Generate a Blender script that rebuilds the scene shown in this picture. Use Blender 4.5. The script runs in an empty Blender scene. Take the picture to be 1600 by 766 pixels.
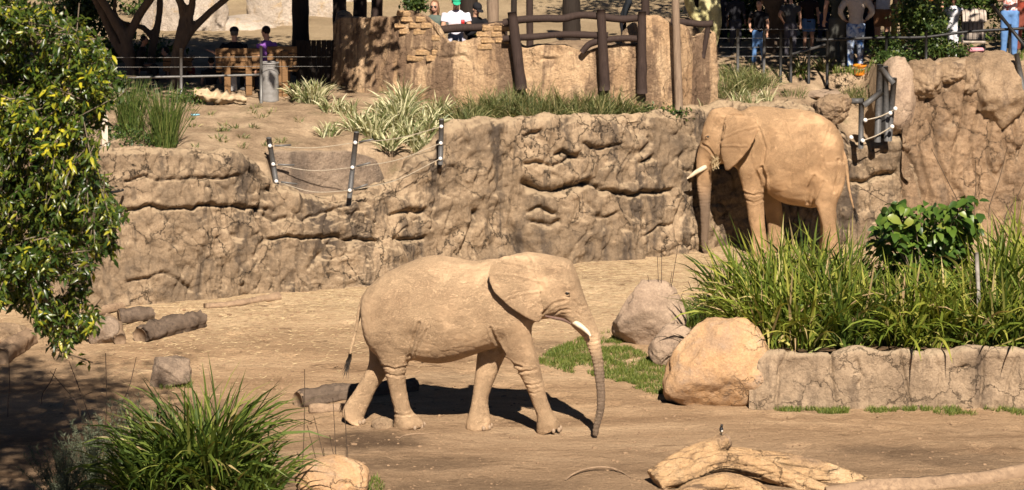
import bpy, bmesh, math, random
import numpy as np
from mathutils import Vector

# ------------------------------------------------------------------ camera, sky, sun, exposure
scene = bpy.context.scene
COL = scene.collection
F = 4673.0                       # focal length in photograph pixels (1600 wide)
PITCH = math.radians(10.0)
CAMZ = 9.5
cam_data = bpy.data.cameras.new('camera')
cam_data.sensor_width = 36.0
cam_data.lens = F / 1600.0 * 36.0
cam_data.clip_start = 0.5
cam_data.clip_end = 6000
cam_data.dof.use_dof = True
cam_data.dof.focus_distance = 41.0
cam_data.dof.aperture_fstop = 4.0
cam = bpy.data.objects.new('camera', cam_data)
cam.location = (0, 0, CAMZ)
cam.rotation_euler = (math.pi / 2 - PITCH, 0, 0)
COL.objects.link(cam)
scene.camera = cam

SUN_EL = math.radians(42.0)
SUN_AZ = math.radians(8.0)      # towards +X of straight behind the camera
world = bpy.data.worlds.new('World')
scene.world = world
world.use_nodes = True
wn = world.node_tree.nodes
wl = world.node_tree.links
bg = wn.get('Background') or wn.new('ShaderNodeBackground')
sky = wn.new('ShaderNodeTexSky')
sky.sky_type = 'NISHITA'
sky.sun_disc = False
sky.sun_elevation = SUN_EL
sky.sun_rotation = math.pi - SUN_AZ
sky.altitude = 2500
sky.air_density = 0.3
sky.dust_density = 0.3
wl.new(sky.outputs[0], bg.inputs[0])
bg.inputs[1].default_value = 0.05

sun_data = bpy.data.lights.new('sun', 'SUN')
sun_data.energy = 5.0
sun_data.angle = math.radians(0.53)
sun_data.color = (1.0, 0.89, 0.78)
sun = bpy.data.objects.new('sun', sun_data)
sdir = Vector((math.sin(SUN_AZ) * math.cos(SUN_EL), -math.cos(SUN_AZ) * math.cos(SUN_EL), math.sin(SUN_EL)))
sun.rotation_euler = sdir.to_track_quat('Z', 'Y').to_euler()
sun.location = (10, -20, 40)
COL.objects.link(sun)

scene.view_settings.view_transform = 'Standard'
scene.view_settings.look = 'None'
scene.view_settings.gamma = 1.0
scene.view_settings.exposure = 0.92
scene.view_settings.use_curve_mapping = False
scene.cycles.max_bounces = 5
scene.cycles.diffuse_bounces = 1
scene.cycles.transparent_max_bounces = 4
scene.cycles.use_denoising = True

# ------------------------------------------------------------------ pixel <-> world helpers (measuring the photograph)
CP, SP = math.cos(PITCH), math.sin(PITCH)
def ray(px, py):
    a = (np.asarray(px, float) - 800.0) / F
    b = -(np.asarray(py, float) - 383.0) / F
    return np.stack([a, CP + b * SP, -SP + b * CP], -1)
def at(px, py, Y):               # world point seen at a pixel, on the plane y = Y
    d = ray(px, py)
    return d * (np.asarray(Y) / d[..., 1])[..., None] + np.array([0, 0, CAMZ])
def on(px, py, z=0.0):           # world point seen at a pixel, on the plane z
    d = ray(px, py)
    return d * ((np.asarray(z) - CAMZ) / d[..., 2])[..., None] + np.array([0, 0, CAMZ])
def proj(P):
    P = np.asarray(P, float)
    v = P - np.array([0, 0, CAMZ])
    f = v[..., 1] * CP - v[..., 2] * SP
    u = v[..., 1] * SP + v[..., 2] * CP
    return 800 + F * v[..., 0] / f, 383 - F * u / f

# ------------------------------------------------------------------ numpy noise
_rng = np.random.default_rng(7)
_G = _rng.normal(size=(256, 3)); _G /= np.linalg.norm(_G, axis=1)[:, None]
_PM = _rng.permutation(256)
def pn(P, seed=0):
    P = np.asarray(P, float) + seed * 17.31
    I = np.floor(P).astype(np.int64); f = P - I
    u = f * f * f * (f * (f * 6 - 15) + 10)
    r = 0
    for dx in (0, 1):
        wx = u[..., 0] if dx else 1 - u[..., 0]
        for dy in (0, 1):
            wy = u[..., 1] if dy else 1 - u[..., 1]
            for dz in (0, 1):
                wz = u[..., 2] if dz else 1 - u[..., 2]
                h = _PM[(_PM[(_PM[(I[..., 0] + dx) & 255] + I[..., 1] + dy) & 255] + I[..., 2] + dz) & 255]
                g = _G[h]
                r = r + wx * wy * wz * (g[..., 0] * (f[..., 0] - dx) + g[..., 1] * (f[..., 1] - dy) + g[..., 2] * (f[..., 2] - dz))
    return r * 1.5
def fbm(P, octs=4, seed=0, gain=0.5):
    r, a = 0, 1.0
    P = np.asarray(P, float)
    for o in range(octs):
        r = r + a * pn(P * 2 ** o, seed + o * 3.7); a *= gain
    return r
def ridged(P, octs=4, seed=0, gain=0.5):
    r, a = 0, 1.0
    P = np.asarray(P, float)
    for o in range(octs):
        r = r + a * (0.4 - np.abs(pn(P * 2 ** o, seed + o * 3.7))); a *= gain
    return r
def sst(a, b, x):
    t = np.clip((np.asarray(x, float) - a) / (b - a), 0, 1)
    return t * t * (3 - 2 * t)
def nrm(v):
    v = np.asarray(v, float)
    return v / np.maximum(np.linalg.norm(v, axis=-1, keepdims=True), 1e-9)
def pl(pts, k):                  # column k of a list of tuples
    return np.array([p[k] for p in pts], float)

# ------------------------------------------------------------------ mesh helpers
def raw_mesh(name, V, Fs, mat, smooth=True):
    V = np.asarray(V, float)
    if not isinstance(Fs, (list, tuple)): Fs = [Fs]
    Fs = [np.asarray(f, np.int32) for f in Fs if len(f)]
    me = bpy.data.meshes.new(name)
    me.vertices.add(len(V)); me.vertices.foreach_set('co', V.astype(np.float32).ravel())
    nl = sum(f.size for f in Fs); npol = sum(len(f) for f in Fs)
    me.loops.add(nl); me.polygons.add(npol)
    me.loops.foreach_set('vertex_index', np.concatenate([f.ravel() for f in Fs]))
    st, s = [], 0
    for f in Fs:
        st.append(s + np.arange(len(f)) * f.shape[1]); s += f.size
    me.polygons.foreach_set('loop_start', np.concatenate(st).astype(np.int32))
    me.polygons.foreach_set('use_smooth', np.full(npol, smooth))
    me.update(calc_edges=True); me.validate()
    for m in (mat if isinstance(mat, (list, tuple)) else [mat]):
        me.materials.append(m)
    return me
def link(name, me, loc=(0, 0, 0), parent=None, rot=None, scale=None):
    o = bpy.data.objects.new(name, me)
    COL.objects.link(o)
    l = Vector(loc)
    if parent is not None:
        o.parent = parent; l = l - Vector(parent['_w'])
    o.location = l
    o['_w'] = tuple(float(x) for x in loc)
    if rot is not None: o.rotation_euler = rot
    if scale is not None: o.scale = scale
    return o
def mesh(name, V, Fs, mat, parent=None, smooth=True, origin=None):
    V = np.asarray(V, float)
    if origin is None:
        origin = np.array([V[:, 0].mean(), V[:, 1].mean(), V[:, 2].min()])
    origin = np.asarray(origin, float)
    return link(name, raw_mesh(name, V - origin, Fs, mat, smooth), origin, parent)
def empty(name, loc):
    return link(name, None, [float(x) for x in loc])
def tag(o, label=None, cat=None, group=None, kind=None):
    if label: o['label'] = label
    if cat: o['category'] = cat
    if group: o['group'] = group
    if kind: o['kind'] = kind
    return o
def gq(nu, nv, wu=False, wv=False):      # quads of a grid, index i*nv+j
    i = np.arange(nu if wu else nu - 1); j = np.arange(nv if wv else nv - 1)
    I, J = np.meshgrid(i, j, indexing='ij')
    I2, J2 = (I + 1) % nu, (J + 1) % nv
    return np.stack([I * nv + J, I2 * nv + J, I2 * nv + J2, I * nv + J2], -1).reshape(-1, 4)
def join(parts):
    Vs, Q, T, o = [], [], [], 0
    for V, fs in parts:
        V = np.asarray(V, float)
        for f in (fs if isinstance(fs, (list, tuple)) else [fs]):
            f = np.asarray(f)
            if len(f) == 0: continue
            (Q if f.shape[1] == 4 else T).append(f + o)
        Vs.append(V); o += len(V)
    r = []
    if Q: r.append(np.concatenate(Q))
    if T: r.append(np.concatenate(T))
    return np.concatenate(Vs), r
def grid_normals(G):
    du = np.gradient(G, axis=0); dv = np.gradient(G, axis=1)
    return nrm(np.cross(du, dv))
def frames(P):
    P = np.asarray(P, float)
    T = nrm(np.gradient(P, axis=0))
    ref = np.array([0, 0, 1.0]) if abs(T[:, 2]).mean() < 0.8 else np.array([1.0, 0, 0])
    A = nrm(np.cross(T, ref)); B = np.cross(T, A)
    return T, A, B
def resample(P, n, extra=None):
    P = np.asarray(P, float)
    s = np.concatenate([[0], np.cumsum(np.linalg.norm(np.diff(P, axis=0), axis=1))])
    t = np.linspace(0, s[-1], n)
    # smooth Catmull-like interpolation through cubic hermite
    m = np.gradient(P, s, axis=0) if len(P) > 2 else np.repeat((P[1:] - P[:1]) / s[-1], 2, 0)
    k = np.clip(np.searchsorted(s, t, side='right') - 1, 0, len(P) - 2)
    h = (s[k + 1] - s[k]); u = ((t - s[k]) / h)[:, None]; h = h[:, None]
    R = (2*u**3 - 3*u**2 + 1) * P[k] + (u**3 - 2*u**2 + u) * h * m[k] + (-2*u**3 + 3*u**2) * P[k+1] + (u**3 - u**2) * h * m[k+1]
    if extra is None: return R
    return R, np.interp(t, s, np.asarray(extra, float))
def tube(P, R, n=10, segs=None, rough=0.0, nsc=3.0, seed=0, flat=1.0, ridge=0):
    """closed tapered tube through points P with radii R"""
    P = np.asarray(P, float)
    R = np.broadcast_to(np.asarray(R, float), (len(P),)).copy()
    if segs: P, R = resample(P, segs, R)
    T, A, B = frames(P)
    th = np.linspace(0, 2 * np.pi, n, endpoint=False)
    c, s = np.cos(th), np.sin(th)
    D = A[:, None, :] * c[None, :, None] + B[:, None, :] * s[None, :, None] * flat
    rr = R[:, None] * np.ones(n)[None]
    if rough:
        Q = P[:, None, :] + D * R[:, None, None]
        rr = rr * (1 + rough * fbm(Q * nsc, 4, seed))
        if ridge:
            L = np.arange(len(P))[:, None] * 0.02
            rr = rr * (1 + ridge * pn(np.stack([c[None] * 4 + L * 0, s[None] * 4 + L * 0, L + 0 * c[None]], -1), seed + 5))
    V = (P[:, None, :] + D * rr[..., None]).reshape(-1, 3)
    m = len(P)
    V = np.concatenate([V, P[:1] - T[:1] * R[0] * 0.05, P[-1:] + T[-1:] * R[-1] * 0.05])
    q = gq(m, n, False, True)
    k = np.arange(n); k2 = (k + 1) % n
    t0 = np.stack([np.full(n, m * n), k2, k], -1)
    t1 = np.stack([np.full(n, m * n + 1), (m - 1) * n + k, (m - 1) * n + k2], -1)
    q = q[:, ::-1]
    return V, [q, t0[:, ::-1], t1[:, ::-1]]
def ball(c, r, n=14, m=9):
    th = np.linspace(0, 2*np.pi, n, endpoint=False); ph = np.linspace(0, np.pi, m + 2)[1:-1]
    V = np.stack([np.outer(np.sin(ph), np.cos(th)), np.outer(np.sin(ph), np.sin(th)), np.outer(np.cos(ph), np.ones(n))], -1).reshape(-1, 3)
    V = np.concatenate([V, [[0, 0, 1], [0, 0, -1]]]) * np.asarray(r, float) + np.asarray(c, float)
    q = gq(m, n, False, True); k = np.arange(n); k2 = (k + 1) % n
    return V, [q, np.stack([np.full(n, m*n), k, k2], -1), np.stack([np.full(n, m*n+1), (m-1)*n + k2, (m-1)*n + k], -1)]
def box(c, s, rz=0.0, jit=0.0, rg=None, bev=0.0):
    c = np.asarray(c, float); s = np.asarray(s, float) / 2
    b = min(bev, s.min() * 0.9)
    V = []
    if b <= 0:
        V = np.array([[x, y, z] for x in (-1, 1) for y in (-1, 1) for z in (-1, 1)], float) * s
        Fq = np.array([[0,1,3,2],[4,6,7,5],[0,4,5,1],[2,3,7,6],[0,2,6,4],[1,5,7,3]])
    else:
        base = np.array([[-1,-1],[1,-1],[1,1],[-1,1]], float)
        rings = []
        for z, k in ((-s[2], b), (-s[2]+b, 0), (s[2]-b, 0), (s[2], b)):
            ring = []
            for (x, y) in base:
                ring.append([x*(s[0]-k), y*(s[1]-k), z])
            rings.append(ring)
        V = np.array(rings).reshape(-1, 3)
        Fq = np.concatenate([gq(4, 4, False, True), [[3, 2, 1, 0], [12, 13, 14, 15]]])
    if jit and rg is not None: V = V + rg.normal(0, jit, V.shape)
    ca, sa = math.cos(rz), math.sin(rz)
    V = V @ np.array([[ca, sa, 0], [-sa, ca, 0], [0, 0, 1]]) + c
    return V, [Fq]
def fuse(name, pieces, voxel, smooth=6, factor=0.5):
    """voxel-remesh overlapping closed pieces into ONE continuous surface; returns V, faces"""
    V, Fs = join(pieces)
    me = raw_mesh(name + '_tmp', V, Fs, [], True)
    o = bpy.data.objects.new(name + '_tmp', me); COL.objects.link(o)
    m = o.modifiers.new('r', 'REMESH'); m.mode = 'VOXEL'; m.voxel_size = voxel
    if smooth:
        s = o.modifiers.new('s', 'SMOOTH'); s.iterations = smooth; s.factor = factor
    dg = bpy.context.evaluated_depsgraph_get(); dg.update()
    e = o.evaluated_get(dg); m2 = e.to_mesh()
    V = np.empty(len(m2.vertices) * 3, np.float32); m2.vertices.foreach_get('co', V)
    N = np.empty(len(m2.vertices) * 3, np.float32); m2.vertices.foreach_get('normal', N)
    lt = np.empty(len(m2.polygons), np.int32); m2.polygons.foreach_get('loop_total', lt)
    vi = np.empty(len(m2.loops), np.int32); m2.loops.foreach_get('vertex_index', vi)
    ls = np.empty(len(m2.polygons), np.int32); m2.polygons.foreach_get('loop_start', ls)
    out = []
    for k in (4, 3):
        q = ls[lt == k]
        if len(q): out.append(vi[q[:, None] + np.arange(k)])
    e.to_mesh_clear()
    bpy.data.objects.remove(o); bpy.data.meshes.remove(me)
    return V.reshape(-1, 3).astype(float), N.reshape(-1, 3).astype(float), out

# ------------------------------------------------------------------ materials
def new_mat(name, rough=0.85, spec=0.2):
    m = bpy.data.materials.new(name); m.use_nodes = True
    nt = m.node_tree; p = nt.nodes['Principled BSDF']
    p.inputs['Roughness'].default_value = rough
    p.inputs['Specular IOR Level'].default_value = spec
    return m, nt, p
def nd(nt, t, **k):
    n = nt.nodes.new(t)
    for a, v in k.items():
        if a.startswith('i_'):
            key = a[2:].replace('_', ' ')
            n.inputs[key].default_value = v
        else: setattr(n, a, v)
    return n
def coords(nt, scale=(1, 1, 1), obj=True, loc=(0, 0, 0)):
    if obj:
        tc = nd(nt, 'ShaderNodeTexCoord'); src = tc.outputs['Object']
    else:
        src = nd(nt, 'ShaderNodeNewGeometry').outputs['Position']
    mp = nd(nt, 'ShaderNodeMapping')
    mp.inputs['Scale'].default_value = scale; mp.inputs['Location'].default_value = loc
    nt.links.new(src, mp.inputs[0])
    return mp.outputs[0]
def noise_n(nt, vec, scale, detail=6, rough=0.6, dist=0.0):
    n = nd(nt, 'ShaderNodeTexNoise'); n.inputs['Scale'].default_value = scale
    n.inputs['Detail'].default_value = detail; n.inputs['Roughness'].default_value = rough
    n.inputs['Distortion'].default_value = dist
    nt.links.new(vec, n.inputs['Vector']); return n.outputs[0]
def ramp(nt, fac, stops):
    r = nd(nt, 'ShaderNodeValToRGB'); e = r.color_ramp.elements
    while len(e) < len(stops): e.new(0.5)
    for el, (p, c) in zip(e, stops):
        el.position = p; el.color = (*c, 1) if len(c) == 3 else c
    nt.links.new(fac, r.inputs[0]); return r.outputs[0]
def rmp1(nt, fac, a, b, lo=0.0, hi=1.0):
    m = nd(nt, 'ShaderNodeMapRange'); m.interpolation_type = 'SMOOTHSTEP'
    for k, v in zip(('From Min', 'From Max', 'To Min', 'To Max'), (a, b, lo, hi)): m.inputs[k].default_value = v
    nt.links.new(fac, m.inputs[0]); return m.outputs[0]
def mixc(nt, fac, a, b, mode='MIX'):
    m = nd(nt, 'ShaderNodeMix'); m.data_type = 'RGBA'; m.blend_type = mode
    for s, v in ((m.inputs[0], fac), (m.inputs[6], a), (m.inputs[7], b)):
        if isinstance(v, (tuple, list)): s.default_value = (*v, 1)
        elif isinstance(v, (int, float)): s.default_value = v
        else: nt.links.new(v, s)
    return m.outputs[2]
def mth(nt, op, a, b=None):
    m = nd(nt, 'ShaderNodeMath', operation=op)
    for s, v in ((m.inputs[0], a), (m.inputs[1], b)):
        if v is None: continue
        if isinstance(v, (int, float)): s.default_value = v
        else: nt.links.new(v, s)
    return m.outputs[0]
def bump(nt, p, h, strength=0.5, dist=0.02, prev=None):
    b = nd(nt, 'ShaderNodeBump'); b.inputs['Strength'].default_value = strength; b.inputs['Distance'].default_value = dist
    nt.links.new(h, b.inputs['Height'])
    if prev is not None: nt.links.new(prev, b.inputs['Normal'])
    nt.links.new(b.outputs[0], p.inputs['Normal']); return b.outputs[0]
def setc(nt, p, c): nt.links.new(c, p.inputs['Base Color'])

def rock_mat(name, cols, stain, sc=1.2, streak=(2.2, 2.2, 0.35), st=(0.5, 0.66), bd=0.02, dust=None, grain=30, obj=False, cracks=0.0, drip=0.0):
    m, nt, p = new_mat(name, 0.9, 0.15)
    v = coords(nt, obj=obj)
    n = noise_n(nt, v, sc, 7, 0.62, 0.3)
    c = ramp(nt, n, [(0.3, cols[0]), (0.5, cols[1]), (0.7, cols[2])])
    vs = coords(nt, streak, obj=obj)
    s = noise_n(nt, vs, 1.0, 6, 0.6, 0.4)
    c = mixc(nt, rmp1(nt, s, st[0], st[1], 0, 0.85), c, stain)
    blot = noise_n(nt, v, sc * 3.1, 9, 0.72, 0.6)
    c = mixc(nt, rmp1(nt, blot, 0.52, 0.68, 0, 0.6), c, stain)
    c = mixc(nt, rmp1(nt, blot, 0.44, 0.30, 0, 0.5), c, cols[2])
    g = noise_n(nt, v, grain, 5, 0.75)
    c = mixc(nt, 0.75, c, ramp(nt, g, [(0.3, (0.35, 0.35, 0.35)), (0.7, (0.7, 0.7, 0.7))]), 'OVERLAY')
    if dust:
        ge = nd(nt, 'ShaderNodeNewGeometry'); sx = nd(nt, 'ShaderNodeSeparateXYZ'); nt.links.new(ge.outputs['Normal'], sx.inputs[0])
        f = rmp1(nt, mth(nt, 'ADD', sx.outputs[2], mth(nt, 'MULTIPLY', n, 0.5)), 0.75, 1.15, 0, 0.75)
        c = mixc(nt, f, c, dust)
    if drip:
        dr = noise_n(nt, coords(nt, (9, 9, 0.45), obj=obj), 1.0, 5, 0.6, 0.3)
        c = mixc(nt, mth(nt, 'MULTIPLY', rmp1(nt, dr, 0.54, 0.66, 0, drip), rmp1(nt, n, 0.35, 0.6)), c, stain)
    ck = None
    if cracks:
        wv = nd(nt, 'ShaderNodeVectorMath', operation='ADD'); sc2 = nd(nt, 'ShaderNodeVectorMath', operation='SCALE'); sc2.inputs['Scale'].default_value = 0.55
        nz = nd(nt, 'ShaderNodeTexNoise'); nz.inputs['Scale'].default_value = 2.4; nz.inputs['Detail'].default_value = 6; nz.inputs['Roughness'].default_value = .65
        nt.links.new(v, nz.inputs['Vector']); nt.links.new(nz.outputs['Color'], sc2.inputs[0]); nt.links.new(v, wv.inputs[0]); nt.links.new(sc2.outputs[0], wv.inputs[1])
        vo = nd(nt, 'ShaderNodeTexVoronoi', feature='DISTANCE_TO_EDGE'); vo.inputs['Scale'].default_value = 1.9; nt.links.new(wv.outputs[0], vo.inputs['Vector'])
        ck = mth(nt, 'MULTIPLY', rmp1(nt, vo.outputs[0], 0.0, 0.022, 1, 0), rmp1(nt, noise_n(nt, v, 1.1, 3, .5), 0.42, 0.6))
        c = mixc(nt, mth(nt, 'MULTIPLY', ck, cracks), c, tuple(x * .55 for x in stain))
    setc(nt, p, c)
    h = noise_n(nt, v, 9, 9, 0.68, 0.2)
    if ck is not None: h = mth(nt, 'SUBTRACT', h, mth(nt, 'MULTIPLY', ck, 0.8))
    h2 = noise_n(nt, v, 45, 4, 0.7)
    b1 = bump(nt, p, h, 1.0, bd * 4); bump(nt, p, h2, 0.9, bd * 1.0, b1)
    return m
def plain_mat(name, c, c2=None, rough=0.7, sc=20, spec=0.3, metal=0.0, bd=0.003, obj=True):
    m, nt, p = new_mat(name, rough, spec); p.inputs['Metallic'].default_value = metal
    v = coords(nt, obj=obj); n = noise_n(nt, v, sc, 5, 0.6)
    c2 = c2 or tuple(x * 0.65 for x in c)
    setc(nt, p, ramp(nt, n, [(0.3, c2), (0.65, c)]))
    if bd: bump(nt, p, n, 0.5, bd)
    return m
def wood_mat(name, c, c2, rough=0.8, axis=(6, 6, 0.6), bd=0.006, obj=True):
    m, nt, p = new_mat(name, rough, 0.2)
    v = coords(nt, axis, obj); n = noise_n(nt, v, 5.0, 9, 0.7, 0.25)
    v2 = coords(nt, obj=obj); n2 = noise_n(nt, v2, 2.5, 5, 0.6)
    c3 = mixc(nt, rmp1(nt, n2, 0.35, 0.7), ramp(nt, n, [(0.3, c2), (0.62, c)]), tuple(0.6 * x + 0.4 * y for x, y in zip(c, c2)))
    setc(nt, p, c3); bump(nt, p, n, 0.8, bd)
    return m
def leaf_mat(name, stops, rough=0.45, trans=0.35, island=True, spec=0.35):
    m, nt, p = new_mat(name, rough, spec)
    if island: r = nd(nt, 'ShaderNodeNewGeometry').outputs['Random Per Island']
    else: r = nd(nt, 'ShaderNodeObjectInfo').outputs['Random']
    c = ramp(nt, r, stops); setc(nt, p, c)
    tr = nd(nt, 'ShaderNodeBsdfTranslucent')
    nt.links.new(mixc(nt, 1.0, c, (1.3, 1.35, 0.55), 'MULTIPLY'), tr.inputs[0])
    mx = nd(nt, 'ShaderNodeMixShader'); mx.inputs[0].default_value = trans
    nt.links.new(p.outputs[0], mx.inputs[1]); nt.links.new(tr.outputs[0], mx.inputs[2])
    nt.links.new(mx.outputs[0], nt.nodes['Material Output'].inputs[0])
    return m

# ------------------------------------------------------------------ ground and rock walls
WB = [(-420, 500), (-150, 488), (0, 482), (150, 478), (240, 476), (330, 468), (420, 460), (520, 452), (600, 444), (700, 428), (800, 418), (900, 414),
      (1000, 405), (1080, 396), (1130, 386), (1200, 383), (1330, 381), (1400, 381), (1500, 377), (1600, 373), (1800, 367)]
WP = on(pl(WB, 0), pl(WB, 1), 0.0)
def wallY(x):
    return np.interp(x, WP[:, 0], WP[:, 1])
WT = [(-420, 250), (0, 245), (150, 240), (240, 233), (300, 238), (360, 245), (400, 248), (420, 262), (436, 292), (480, 306), (545, 312), (600, 306),
      (640, 290), (675, 262), (700, 238), (715, 213), (730, 200), (780, 193), (850, 191), (920, 187), (1000, 183), (1060, 177), (1090, 178),
      (1130, 170), (1200, 168), (1250, 165), (1290, 172), (1318, 200), (1335, 226), (1362, 231), (1380, 226)]
def topz(px, pts):
    py = np.interp(px, pl(pts, 0), pl(pts, 1))
    by = np.interp(px, pl(WB, 0), pl(WB, 1))
    Y = on(px, by, 0.0)[..., 1] + 0.4
    return at(px, py, Y)[..., 2]
_tx = np.linspace(-420, 1380, 400)
_tX = on(_tx, np.interp(_tx, pl(WB, 0), pl(WB, 1)), 0.0)[:, 0]
_tz = topz(_tx, WT)
WT2 = [p for p in WT if not 405 < p[0] < 690]     # the wall top as if there were no notch
_tz2 = topz(_tx, WT2)
def ground_z(x, y):
    x = np.asarray(x, float); y = np.asarray(y, float)
    d = y - wallY(x)
    P = np.stack([x, y, 0 * x], -1)
    e = 0.03 * fbm(P * 0.35, 3, 1) + 0.012 * fbm(P * 1.7, 4, 2) + 0.012 * ridged(P * 2.6, 3, 4)
    e = e * sst(900, 60, np.abs(x) + np.abs(y - 40))
    plat = 2.5 + 0.078 * np.clip(y - 52, 0, 7) + 0.10 * np.clip(y - 66, 0, 60) + 0.03 * np.clip(y - 126, 0, 400)
    near = np.interp(x, _tX, _tz2, right=3.3) - 0.12
    cl = sst(6.6, 7.2, x)
    near = near * (1 - cl) + 3.15 * cl
    k = sst(0.7, 4.0, d)
    zt = near * (1 - k) + plat * k + (0.05 * fbm(P * 0.6, 4, 9) + 0.035 * fbm(P * 2.5, 3, 8))
    X0, X1, X2 = [on(q, np.interp(q, pl(WB, 0), pl(WB, 1)), 0.0)[0] for q in (424, 590, 700)]
    m = sst(X0 - 0.15, X0 + 0.1, x) * (1 - sst(X1, X2, x))
    zt = zt - m * np.maximum(zt - 1.45, 0) * (1 - sst(1.44, 1.60, d))
    st = sst(0.5 + 0.7 * cl, 0.85 + 0.7 * cl, d)
    return e * (1 - st) + zt * st

def sgrid(lo, hi, step, far, n):
    c = np.arange(lo, hi + step / 2, step)
    g = np.geomspace(step * 1.5, far, n)
    return np.concatenate([lo - g[::-1], c, hi + g])
gx = sgrid(-11.5, 11.5, 0.068, 3000, 34)
gy = sgrid(34.5, 60, 0.068, 3000, 34)
GX, GY = np.meshgrid(gx, gy, indexing='ij')
GZ = ground_z(GX, GY)
_fr = np.random.default_rng(99)
for _ in range(240):                       # trodden footprints
    fx, fy = _fr.uniform(-6.5, 8.5), _fr.uniform(36.5, 50)
    if fy > wallY(fx) - .6: continue
    i0, i1 = np.searchsorted(gx, [fx - .45, fx + .45]); j0, j1 = np.searchsorted(gy, [fy - .45, fy + .45])
    rr = np.hypot(GX[i0:i1, j0:j1] - fx, GY[i0:i1, j0:j1] - fy) / _fr.uniform(.13, .2)
    GZ[i0:i1, j0:j1] += _fr.uniform(.012, .03) * (-np.exp(-rr ** 4) + .7 * np.exp(-((rr - 1.35) / .3) ** 2))

def ground_mat():
    m, nt, p = new_mat('dirt_and_terrace_soil', 0.95, 0.1)
    v = coords(nt, obj=False)
    vst = coords(nt, (0.35, 1.1, 1), obj=False)
    n1 = noise_n(nt, vst, 0.9, 8, 0.62, 0.6)
    dirt = ramp(nt, n1, [(0.30, (0.235, 0.145, 0.08)), (0.45, (0.36, 0.235, 0.132)), (0.58, (0.46, 0.31, 0.18)), (0.72, (0.53, 0.375, 0.225))])
    # tracked, bare and damper earth towards the near side of the paddock
    sp = nd(nt, 'ShaderNodeSeparateXYZ'); nt.links.new(v, sp.inputs[0])
    wob = mth(nt, 'MULTIPLY', noise_n(nt, v, 0.5, 5, 0.6), 6.0)
    near = rmp1(nt, mth(nt, 'ADD', sp.outputs[1], wob), 39.5, 45.5, 1, 0)
    bare = ramp(nt, n1, [(0.3, (0.175, 0.115, 0.068)), (0.5, (0.275, 0.185, 0.11)), (0.68, (0.39, 0.27, 0.165))])
    dirt = mixc(nt, mth(nt, 'MULTIPLY', near, 0.85), dirt, bare)
    # straw trodden into the ground near the wall
    vs = coords(nt, (2.5, 9, 1), obj=False)
    s1 = noise_n(nt, vs, 2.2, 8, 0.75, 1.2)
    far = rmp1(nt, mth(nt, 'ADD', sp.outputs[1], wob), 46.0, 52.5, 0, 1)
    dirt = mixc(nt, mth(nt, 'MULTIPLY', far, rmp1(nt, s1, 0.42, 0.60, 0, .8)), dirt, (0.66, 0.515, 0.31))
    dk = noise_n(nt, coords(nt, (0.8, 1.6, 1), obj=False, loc=(3.3, 1, 0)), 1.3, 7, 0.68, 0.8)
    dirt = mixc(nt, rmp1(nt, dk, 0.585, 0.70, 0, 0.75), dirt, (0.115, 0.070, 0.038))
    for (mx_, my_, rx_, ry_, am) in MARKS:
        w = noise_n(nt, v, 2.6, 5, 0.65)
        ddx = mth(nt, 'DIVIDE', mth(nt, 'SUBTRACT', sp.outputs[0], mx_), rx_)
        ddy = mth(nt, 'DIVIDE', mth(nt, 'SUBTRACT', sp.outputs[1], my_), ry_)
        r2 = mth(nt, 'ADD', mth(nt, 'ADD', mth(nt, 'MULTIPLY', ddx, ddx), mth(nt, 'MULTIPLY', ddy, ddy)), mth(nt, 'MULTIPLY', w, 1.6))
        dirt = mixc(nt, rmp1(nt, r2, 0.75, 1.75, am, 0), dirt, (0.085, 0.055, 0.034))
    lt = noise_n(nt, coords(nt, (1.0, 2.6, 1), obj=False), 3.0, 8, 0.7, 0.5)
    dirt = mixc(nt, rmp1(nt, lt, 0.56, 0.74, 0, 0.55), dirt, (0.53, 0.37, 0.215))
    soil = ramp(nt, noise_n(nt, v, 1.6, 8, 0.66), [(0.3, (0.19, 0.13, 0.08)), (0.5, (0.335, 0.24, 0.15)), (0.7, (0.49, 0.365, 0.235))])
    soil = mixc(nt, rmp1(nt, noise_n(nt, v, 0.9, 6, 0.7), 0.55, 0.70, 0, 0.55), soil, (0.13, 0.115, 0.055))
    sand = ramp(nt, noise_n(nt, v, 0.7, 8, 0.65), [(0.3, (0.26, 0.19, 0.11)), (0.7, (0.42, 0.32, 0.195))])
    grass = ramp(nt, noise_n(nt, v, 1.2, 8, 0.7), [(0.3, (0.13, 0.12, 0.035)), (0.7, (0.36, 0.30, 0.12))])
    gmask = rmp1(nt, mth(nt, 'ADD', sp.outputs[1], mth(nt, 'MULTIPLY', noise_n(nt, coords(nt, (0.4, 1.0, 1), obj=False), 0.5, 5, 0.6), 10)), 71, 82, 0, 1)
    back = mixc(nt, gmask, sand, grass)
    up = mixc(nt, rmp1(nt, sp.outputs[1], 57.5, 61.0), soil, back)
    c = mixc(nt, rmp1(nt, sp.outputs[2], 0.7, 1.2), dirt, up)
    g = noise_n(nt, v, 26, 6, 0.75)
    c = mixc(nt, 0.6, c, ramp(nt, g, [(0.28, (0.28, 0.28, 0.28)), (0.72, (0.74, 0.74, 0.74))]), 'OVERLAY')
    c = mixc(nt, rmp1(nt, noise_n(nt, v, 34, 4, 0.7), 0.60, 0.68, 0, 0.55), c, (0.13, 0.085, 0.05))
    c = mixc(nt, rmp1(nt, noise_n(nt, coords(nt, (1, 2, 1), obj=False, loc=(7, 3, 1)), 21, 4, 0.7), 0.62, 0.70, 0, 0.6), c, (0.60, 0.46, 0.29))
    setc(nt, p, c)
    b1 = bump(nt, p, noise_n(nt, coords(nt, (1, 1.6, 1), obj=False), 5, 9, 0.7), 0.9, 0.085)
    bump(nt, p, g, 0.9, 0.02, b1)
    return m
MARKS = []
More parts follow.
